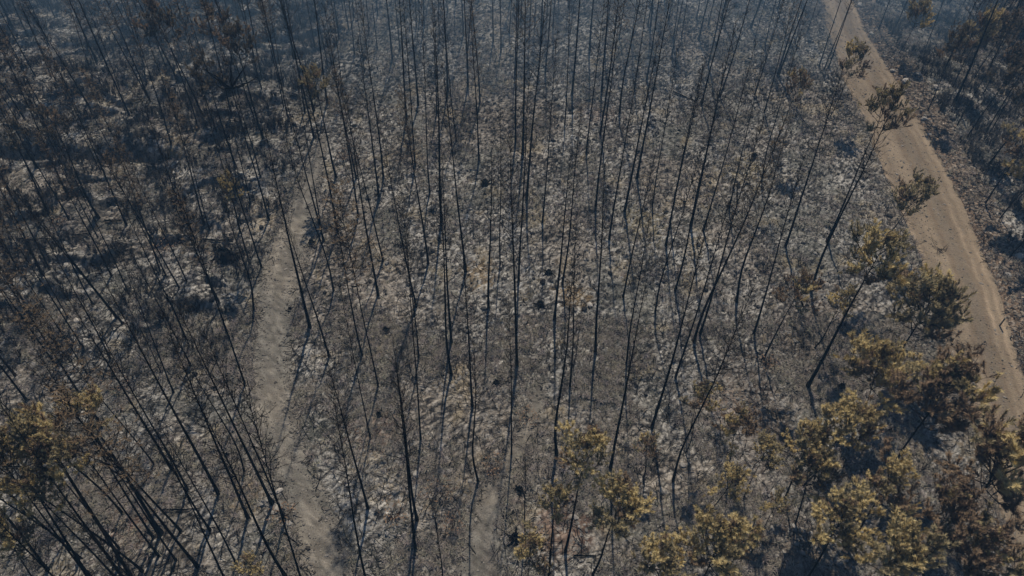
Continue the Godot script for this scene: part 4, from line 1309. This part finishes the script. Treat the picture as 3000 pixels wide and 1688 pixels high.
func scatter(called: String, label: String, m: Mesh, material: Material, count: int, gap: float, place: Callable, near := 0.0) -> void:
	var data := PackedFloat32Array()
	data.resize(count * 16)
	var k := 0
	var n := 0
	var tries := 0
	while n < count and tries < count * 8:
		tries += 1
		var s := spot(near)
		if not clear_of_roads(s.x, s.y, gap):
			continue
		var got: Array = place.call(s)
		if got.is_empty():
			continue
		var b: Basis = got[0]
		var c: Color = got[1]
		var y: float = ground_y(s.x, s.y) + got[2]
		data[k] = b.x.x; data[k + 1] = b.y.x; data[k + 2] = b.z.x; data[k + 3] = s.x
		data[k + 4] = b.x.y; data[k + 5] = b.y.y; data[k + 6] = b.z.y; data[k + 7] = y
		data[k + 8] = b.x.z; data[k + 9] = b.y.z; data[k + 10] = b.z.z; data[k + 11] = s.y
		data[k + 12] = c.r; data[k + 13] = c.g; data[k + 14] = c.b; data[k + 15] = 1.0
		k += 16
		n += 1
	data.resize(n * 16)
	var mm := MultiMesh.new()
	mm.transform_format = MultiMesh.TRANSFORM_3D
	mm.use_colors = true
	mm.mesh = m
	mm.instance_count = n
	mm.buffer = data
	var o := MultiMeshInstance3D.new()
	o.name = called
	o.multimesh = mm
	o.material_override = material
	add_child(o)
	o.set_meta("kind", "stuff")
	o.set_meta("label", label)
	o.set_meta("category", "ground cover")

func lump(sd: int, detail: int) -> ArrayMesh:
	var b := Buf.new()
	var r := RandomNumberGenerator.new()
	r.seed = sd
	var rings := detail
	var sides := detail + 2
	var pts := []
	for a in rings + 1:
		var row := []
		var th := PI * a / rings
		for s in sides:
			var ph := TAU * s / sides
			var q := Vector3(sin(th) * cos(ph), cos(th) * 0.7, sin(th) * sin(ph))
			var rr := r.randf_range(0.78, 1.15)
			row.push_back(q * (rr if a > 0 and a < rings else 0.95))
		pts.push_back(row)
	for a in rings:
		for s in sides:
			var s2 := (s + 1) % sides
			if a > 0:
				b.tri(pts[a][s], pts[a][s2], pts[a + 1][s], Color.WHITE)
			if a < rings - 1:
				b.tri(pts[a][s2], pts[a + 1][s2], pts[a + 1][s], Color.WHITE)
	return b.mesh()

func tuft_mesh(sd: int, blades: int, spread: float, width: float) -> ArrayMesh:
	var b := Buf.new()
	var r := RandomNumberGenerator.new()
	r.seed = sd
	for k in blades:
		var a := r.randf() * TAU
		var d := Vector3(cos(a), 0, sin(a))
		var l := r.randf_range(0.6, 1.1)
		var sp := r.randf_range(0.2, 1.0) * spread
		var mid := d * sp * 0.4 + Vector3(0, l * 0.65, 0)
		var tip := d * sp + Vector3(0, l * r.randf_range(0.55, 1.0), 0)
		var w := d.cross(Vector3.UP) * width
		var g := r.randf_range(0.6, 1.2)
		var col := Color(g, g, g)
		b.tri(-w, w, mid - w * 0.8, col)
		b.tri(w, mid + w * 0.8, mid - w * 0.8, col)
		b.tri(mid - w * 0.8, mid + w * 0.8, tip, col)
	return b.mesh()

func stick_mesh() -> ArrayMesh:
	var b := Buf.new()
	b.tube(PackedVector3Array([Vector3(-0.5, 0, 0), Vector3(-0.1, 0.02, 0.04), Vector3(0.5, 0.0, -0.02)]), PackedFloat32Array([0.016, 0.013, 0.006]), 4, Color.WHITE)
	b.tube(PackedVector3Array([Vector3(0.0, 0.01, 0.03), Vector3(0.25, 0.06, 0.17)]), PackedFloat32Array([0.008, 0.004]), 3, Color.WHITE)
	return b.mesh()

func cover_floor() -> void:
	var stone_at := func(s: Vector2) -> Array:
		var p := n_patch.get_noise_2d(s.x * 1.3 + 20.0, s.y * 1.3)
		if rng.randf() > 0.45 + p * 1.2:
			return []
		var z := rng.randf_range(0.03, 0.075) * (1.0 + pow(rng.randf(), 10.0) * 1.8)
		var g := rng.randf_range(0.14, 0.38)
		return [Basis(Vector3.UP, rng.randf() * TAU).scaled_local(Vector3(z * rng.randf_range(0.8, 1.9), z * 0.7, z)), Color(g, g * 0.965, g * 0.92), -z * 0.1]
	scatter("pale_stones", "pale stones and ash lumps strewn over burnt ground", lump(5, 4), mats.stone, 60000, 0.15, stone_at, 0.35)
	var coal_at := func(s: Vector2) -> Array:
		var z := rng.randf_range(0.03, 0.08) * (1.0 + pow(rng.randf(), 10.0) * 2.2)
		var g := rng.randf_range(0.012, 0.04)
		return [Basis(Vector3.UP, rng.randf() * TAU).scaled_local(Vector3(z * rng.randf_range(0.8, 1.7), z * rng.randf_range(0.6, 1.4), z)), Color(g, g, g * 1.05), -z * 0.1]
	scatter("charred_clods", "black charred clods and stubs dotted over the ash", lump(8, 4), mats.twig, 36000, -0.15, coal_at)
	var black_at := func(s: Vector2) -> Array:
		var p := n_patch.get_noise_2d(s.x * 0.9 + 60.0, s.y * 0.9 + 5.0)
		if rng.randf() > 0.4 + p * 1.3:
			return []
		var z := rng.randf_range(0.14, 0.42)
		var g := rng.randf_range(0.015, 0.055)
		return [Basis(Vector3.UP, rng.randf() * TAU).scaled_local(Vector3(z * 1.1, z, z * 1.1)), Color(g * 1.05, g, g * 0.95), -0.02]
	scatter("burnt_heather", "black burnt heather stems standing in low tufts", tuft_mesh(3, 11, 0.8, 0.022), mats.twig, 34000, 0.2, black_at)
	var brush_at := func(s: Vector2) -> Array:
		var e := edges(ROAD, s.y)
		var side := 0.0
		if s.x < -18.0 and s.y < -27.0:
			side = 1.0
		elif s.x > e.y + 2.5:
			side = 3.0
		if side == 0.0 or n_patch.get_noise_2d(s.x * 1.2 + 260.0, s.y * 1.9 + 85.0) * side < 0.02 + rng.randf() * 0.1:
			return []
		var z := rng.randf_range(0.4, 1.0)
		var g := rng.randf_range(0.02, 0.05)
		return [Basis(Vector3.UP, rng.randf() * TAU).scaled_local(Vector3(z * 1.1, z, z * 1.1)), Color(g * 1.1, g, g * 0.92), -0.03]
	scatter("charred_brush", "knee-high charred brush in dark thickets on the slopes", tuft_mesh(33, 16, 0.7, 0.016), mats.twig, 15000, 0.4, brush_at)
	var straw_at := func(s: Vector2) -> Array:
		var p := n_patch.get_noise_2d(s.x * 1.1 + 160.0, s.y * 1.1 + 25.0)
		if rng.randf() > 0.35 + p * 1.5:
			return []
		var z := rng.randf_range(0.10, 0.30)
		var g := rng.randf_range(0.13, 0.42)
		return [Basis(Vector3.UP, rng.randf() * TAU).scaled_local(Vector3(z * 1.5, z, z * 1.5)), Color(g, g * rng.randf_range(0.84, 0.96), g * rng.randf_range(0.68, 0.88)), -0.02]
	scatter("dry_grass", "pale dry grass and dead fern in scattered tufts", tuft_mesh(4, 12, 1.1, 0.03), mats.twig, 80000, -0.1, straw_at, 0.3)
	var stick_at := func(s: Vector2) -> Array:
		var z := rng.randf_range(0.3, 1.3)
		var g := rng.randf_range(0.02, 0.10)
		if rng.randf() < 0.4:
			g = rng.randf_range(0.2, 0.42)
		return [(Basis(Vector3.UP, rng.randf() * TAU) * Basis(Vector3(0, 0, 1), rng.randfn() * 0.12)).scaled_local(Vector3(z, 0.7 + z * 0.5, z)), Color(g, g * 0.95, g * 0.9), 0.05]
	scatter("fallen_twigs", "fallen twigs and thin branches lying on the ash", stick_mesh(), mats.twig, 60000, -0.3, stick_at, 0.2)
	var grit_at := func(s: Vector2) -> Array:
		var tabs := [TRACK, TRACK, ROAD, PATH]
		var tab: Array = tabs[rng.randi() % 4]
		var e := edges(tab, s.y)
		if is_inf(e.x):
			return []
		var rim := rng.randf() < 0.4
		var u := rng.randf()
		if rim:
			u = 0.16 * absf(rng.randfn())
			if rng.randf() < 0.5:
				u = 1.0 - u
		var x := lerpf(e.x - 0.25, e.y + 0.25, u)
		var z := rng.randf_range(0.018, 0.05) * (1.0 + pow(rng.randf(), 12.0) * 2.0)
		var g := rng.randf_range(0.05, 0.34)
		return [Basis(Vector3.UP, rng.randf() * TAU).scaled_local(Vector3(z * rng.randf_range(0.8, 1.8), z * 0.8, z)), Color(g, g * 0.92, g * 0.82), 0.0, x]
	way_scatter(grit_at)
	# grit on the travelled ways and stones of the road's edge
	var berm_at := func(s: Vector2) -> Array:
		var e := edges(ROAD, s.y)
		var d: float = rng.randfn() * 0.75 + 1.25
		s.x = e.y + d
		if d < 0.05 or d > 3.2:
			return []
		var z := rng.randf_range(0.035, 0.10) * (1.0 + pow(rng.randf(), 7.0) * 1.3)
		var g := rng.randf_range(0.08, 0.36) + (0.2 if rng.randf() < 0.06 else 0.0)
		return [Basis(Vector3.UP, rng.randf() * TAU).scaled_local(Vector3(z * rng.randf_range(0.8, 1.8), z * 0.8, z)), Color(g, g * 0.84, g * 0.68), -z * 0.1, s.x]
	berm_scatter(berm_at)

func way_scatter(place: Callable) -> void:
	var mm := MultiMesh.new()
	mm.transform_format = MultiMesh.TRANSFORM_3D
	mm.use_colors = true
	mm.mesh = lump(14, 4)
	var tr := []
	for k in 16000:
		var z := -rng.randf_range(13.0, 85.0)
		var got: Array = place.call(Vector2(0, z))
		if got.is_empty():
			continue
		var y := maxf(ground_y(got[3], z), smooth_y(got[3], z) - 0.03)
		tr.push_back([Transform3D(got[0], Vector3(got[3], y + got[2], z)), got[1]])
	mm.instance_count = tr.size()
	for k in tr.size():
		mm.set_instance_transform(k, tr[k][0])
		mm.set_instance_color(k, tr[k][1])
	var o := MultiMeshInstance3D.new()
	o.name = "loose_grit"
	o.multimesh = mm
	o.material_override = mats.stone
	add_child(o)
	o.set_meta("kind", "stuff")
	o.set_meta("label", "loose grit and clods on the track and road")
	o.set_meta("category", "gravel")

func berm_scatter(place: Callable) -> void:
	var mm := MultiMesh.new()
	mm.transform_format = MultiMesh.TRANSFORM_3D
	mm.use_colors = true
	mm.mesh = lump(12, 5)
	var tr := []
	for k in 9000:
		var z := -rng.randf_range(14.0, 90.0)
		var got: Array = place.call(Vector2(0, z))
		if got.is_empty():
			continue
		tr.push_back([Transform3D(got[0], Vector3(got[3], ground_y(got[3], z) + got[2], z)), got[1]])
	mm.instance_count = tr.size()
	for k in tr.size():
		mm.set_instance_transform(k, tr[k][0])
		mm.set_instance_color(k, tr[k][1])
	var o := MultiMeshInstance3D.new()
	o.name = "roadside_stones"
	o.multimesh = mm
	o.material_override = mats.stone
	add_child(o)
	o.set_meta("kind", "stuff")
	o.set_meta("label", "tan rubble heaped along the far edge of the gravel road")
	o.set_meta("category", "rubble")

# ---------------------------------------------------------------- single things on the floor
func on_floor(x: float, z: float, lift := 0.0) -> Vector3:
	return Vector3(x, ground_y(x, z) + lift, z)

# a log lying between two points: bark, a paler sawn or broken end, broken limbs
func log_thing(a: Vector2, b: Vector2, r: float, col: Color, label: String) -> void:
	var mid := (a + b) * 0.5
	var o := thing("fallen_log", label, "log", on_floor(mid.x, mid.y), "fallen logs")
	var p := PackedVector3Array()
	var rr := PackedFloat32Array()
	for k in 8:
		var t := k / 7.0
		var q := a.lerp(b, t)
		p.push_back(Vector3(q.x, ground_y(q.x, q.y) * 0.4 + lerpf(ground_y(a.x, a.y), ground_y(b.x, b.y), t) * 0.6 + r * 0.9 + 0.05, q.y) - o.position)
		rr.push_back(r * lerpf(1.0, 0.55, t) * rng.randf_range(0.93, 1.07))
	var w := Buf.new()
	w.tube(p, rr, 8, col, 0.05)
	part("bark", w.mesh(), mats.bark, o)
	for k in 4:
		var l := Buf.new()
		var at := p[rng.randi_range(2, 6)]
		limb(l, at, rand_dir(0.7), rng.randf_range(0.4, 1.1), r * 0.22, 0.05, 3, 4, col)
		part("broken_branch", l.mesh(), mats.twig, o)

func stump_thing(x: float, z: float, r: float, h: float, label: String) -> void:
	var o := thing("charred_stump", label, "stump", on_floor(x, z), "charred stumps")
	var w := Buf.new()
	w.tube(PackedVector3Array([Vector3(0, -0.2, 0), Vector3(0, 0.05, 0), Vector3(0.01, h * 0.5, 0.0), Vector3(0.02, h, 0.01)]), PackedFloat32Array([r * 1.9, r * 1.4, r, r * 0.7]), 11, Color(.026, .025, .026), 0.16)
	for k in 9:
		var a := TAU * k / 9.0 + rng.randf() * 0.4
		w.tube(PackedVector3Array([Vector3(cos(a) * r * 0.55, h * 0.7, sin(a) * r * 0.55), Vector3(cos(a) * r * 0.7, h * rng.randf_range(1.0, 1.5), sin(a) * r * 0.7)]), PackedFloat32Array([r * 0.35, r * 0.06]), 5, Color(.026, .025, .026))
	part("stump_wood", w.mesh(), mats.bark, o)
	for k in 5:
		var l := Buf.new()
		var a := TAU * k / 5.0 + rng.randf()
		limb(l, Vector3(cos(a) * r * 0.6, 0.1, sin(a) * r * 0.6), Vector3(cos(a), -0.15, sin(a)).normalized(), r * 2.6, r * 0.35, -0.06, 3, 5, Color(.03, .028, .028))
		part("root", l.mesh(), mats.bark, o)

# a shrub of bare stems that fan out from the ground
func shrub_thing(x: float, z: float, h: float, rusty: bool, label: String) -> void:
	var o := thing("burnt_shrub", label, "shrub", on_floor(x, z, -0.03), "burnt shrubs")
	var col := Color(.05, .042, .04) if not rusty else Color(.13, .075, .055)
	for k in 9:
		var w := Buf.new()
		var p := limb(w, Vector3(rng.randfn() * 0.04, 0, rng.randfn() * 0.04), rand_dir(rng.randf_range(0.9, 2.4)), h * rng.randf_range(0.6, 1.1), 0.018, 0.02, 4, 4, col * rng.randf_range(0.7, 1.3))
		for s in 5:
			limb(w, p[rng.randi_range(1, 4)], (p[-1] - p[0]).normalized() + rand_dir(0.4) * 0.7, h * rng.randf_range(0.2, 0.4), 0.008, 0.05, 2, 3, col * rng.randf_range(0.7, 1.3))
		part("stem", w.mesh(), mats.twig, o)
	if rusty:
		var f := Buf.new()
		for k in 60:
			var d := rand_dir(rng.randf_range(0.5, 2.0))
			var at := d * h * rng.randf_range(0.5, 1.0)
			var w2 := rand_dir(0.0) * 0.05
			f.tri(at - w2, at + w2, at + rand_dir(-0.2) * 0.12, Color(.9, .8, .8) * rng.randf_range(0.7, 1.3))
		part("withered_leaves", f.mesh(), mats.rust, o)

func boulder_thing(x: float, z: float, s: float, col: Color, label: String, called := "boulder") -> void:
	var b := Buf.new()
	var r := rng.randi()
	var o := thing(called, label, "rock", on_floor(x, z, s * 0.25), "boulders")
	var src := lump(r, 7)
	var c := part("stone_body", src, stone_material(col), o)
	c.transform = Transform3D(Basis(Vector3.UP, rng.randf() * TAU).scaled_local(Vector3(s * 1.3, s, s)), Vector3.ZERO)

var stone_mats := {}
func stone_material(col: Color) -> StandardMaterial3D:
	if not stone_mats.has(col):
		var m: StandardMaterial3D = mats.stone.duplicate()
		m.albedo_color = col.linear_to_srgb()
		stone_mats[col] = m
	return stone_mats[col]

func post_thing(x: float, z: float, h: float, label: String) -> void:
	var o := thing("marker_post", label, "post", on_floor(x, z), "white marker posts")
	var w := Buf.new()
	w.tube(PackedVector3Array([Vector3(0, -0.15, 0), Vector3(0, h * 0.92, 0), Vector3(0, h, 0)]), PackedFloat32Array([0.055, 0.05, 0.03]), 10, Color(.78, .78, .76))
	part("shaft", w.mesh(), mats.twig, o)
	var f := Buf.new()
	f.tube(PackedVector3Array([Vector3(0, -0.05, 0), Vector3(0, 0.05, 0)]), PackedFloat32Array([0.11, 0.09]), 8, Color(.3, .28, .25))
	part("footing", f.mesh(), mats.twig, o)

func litter() -> void:
	var pale := Color(.42, .38, .33)
	var grey := Color(.20, .185, .17)
	var black := Color(.028, .027, .028)
	for e in LOGS:
		log_thing(Vector2(e[0], e[1]), Vector2(e[2], e[3]), e[4], [pale, grey, black][e[5]], e[6])
	for e in STUMPS:
		stump_thing(e[0], e[1], e[2], e[3], e[4])
	for e in SHRUBS:
		shrub_thing(e[0], e[1], e[2], e[3] > 0, e[4])
	for e in ROCKS:
		boulder_thing(e[0], e[1], e[2], Color(e[3], e[3] * 0.94, e[3] * 0.86), e[4])
	post_thing(POSTS[0][0], POSTS[0][1], 0.95, "white marker post standing at the far road edge, taller one")
	post_thing(POSTS[1][0], POSTS[1][1], 0.35, "short white marker stub at the road edge nearer the camera")
	# brush dragged off the road and left in heaps
	for e in BRUSH:
		var o := thing("brush_heap", e[3], "brush heap", on_floor(e[0], e[1]), "brush heaps by the gravel road")
		for k in 12:
			var w := Buf.new()
			var g := rng.randf_range(0.03, 0.2)
			var d := rand_dir(rng.randf_range(-0.05, 0.35))
			var p := limb(w, Vector3(rng.randfn() * 0.25, 0.08 + rng.randf() * 0.15, rng.randfn() * 0.25) * float(e[2]), d, e[2] * rng.randf_range(0.7, 1.4), 0.02, 0.0, 4, 4, Color(g * 1.1, g * 0.85, g * 0.7))
			for s in 3:
				limb(w, p[rng.randi_range(1, 3)], (d + rand_dir(0.2)).normalized(), e[2] * 0.4, 0.009, 0.0, 2, 3, Color(g * 1.1, g * 0.8, g * 0.6))
			part("branch", w.mesh(), mats.twig, o)

func _ready() -> void:
	rng.seed = 20240611
	# camera
	var cam := Camera3D.new()
	cam.name = "camera"
	cam.fov = 41.97
	cam.far = 3000.0
	cam.near = 0.1
	add_child(cam)
	cam.transform = Transform3D(Basis(Vector3(0.99944806, 0.02295113, -0.02401698), Vector3(-0.03322002, 0.69050109, -0.72256811), Vector3(0.0, 0.72296715, 0.69088241)), Vector3(0, 38, 0))
	cam.current = true
	# sky, haze and exposure
	var we := WorldEnvironment.new()
	we.name = "world_environment"
	var env := Environment.new()
	env.background_mode = Environment.BG_SKY
	var sky := Sky.new()
	var sm := ProceduralSkyMaterial.new()
	sm.sky_top_color = Color(0.36, 0.46, 0.60)
	sm.sky_horizon_color = Color(0.66, 0.72, 0.78)
	sm.sky_curve = 0.12
	sm.ground_bottom_color = Color(0.10, 0.10, 0.10)
	sm.ground_horizon_color = Color(0.40, 0.45, 0.50)
	sky.sky_material = sm
	env.sky = sky
	env.background_energy_multiplier = 0.74
	env.tonemap_mode = Environment.TONE_MAPPER_LINEAR
	env.tonemap_exposure = 1.08
	env.fog_enabled = true
	env.fog_density = 0.0010
	env.fog_light_color = Color(0.55, 0.75, 0.95)
	env.sdfgi_enabled = true
	env.ssao_enabled = true
	env.ssil_enabled = true
	env.volumetric_fog_enabled = true
	env.volumetric_fog_density = 0.0
	we.environment = env
	add_child(we)
	# the sun stands ahead of the camera, so shadows fall towards it
	var sun := DirectionalLight3D.new()
	sun.name = "sun"
	sun.light_energy = 1.3
	sun.light_color = Color(1.0, 0.945, 0.86)
	sun.light_angular_distance = 0.55
	sun.shadow_enabled = true
	add_child(sun)
	sun.look_at_from_position(Vector3.ZERO, Vector3(-0.01, -sin(deg_to_rad(55.0)), cos(deg_to_rad(55.0))), Vector3.UP)

	var SX := FastNoiseLite.TYPE_SIMPLEX_SMOOTH
	n_big = fnoise(SX, 101, 0.03, 2)
	n_mid = fnoise(SX, 102, 0.42, 2)
	n_small = fnoise(SX, 103, 0.95, 2)
	n_fine = fnoise(SX, 104, 1.9, 1)
	n_patch = fnoise(SX, 105, 0.14, 3)
	make_materials()
	build_ground()
	build_strip("gravel_road", "tan gravel road with worn wheel lanes along the forest edge", ROAD, 20.0, -150.0, 26, road_lanes)
	build_strip("dirt_track", "narrow grey dirt track winding between the burnt trees", TRACK, 20.0, -53.3, 12, track_lanes)
	build_strip("footpath", "short pale trodden path fading among the trunks", PATH, 6.0, -28.4, 10, path_lanes)
	plant_trees()
	far_pines()
	litter()
	cover_floor()
	# a thin veil of smoke that hangs over the far end of the stand
	var veil := FogVolume.new()
	veil.name = "smoke_veil"
	veil.shape = RenderingServer.FOG_VOLUME_SHAPE_ELLIPSOID
	veil.size = Vector3(130.0, 26.0, 70.0)
	var fm := FogMaterial.new()
	fm.density = 0.011
	fm.albedo = Color(0.62, 0.78, 0.92)
	fm.edge_fade = 0.6
	veil.material = fm
	add_child(veil)
	veil.position = Vector3(-8.0, 3.0, -92.0)
	veil.set_meta("kind", "stuff")
	veil.set_meta("label", "thin blue smoke hanging over the far trees")
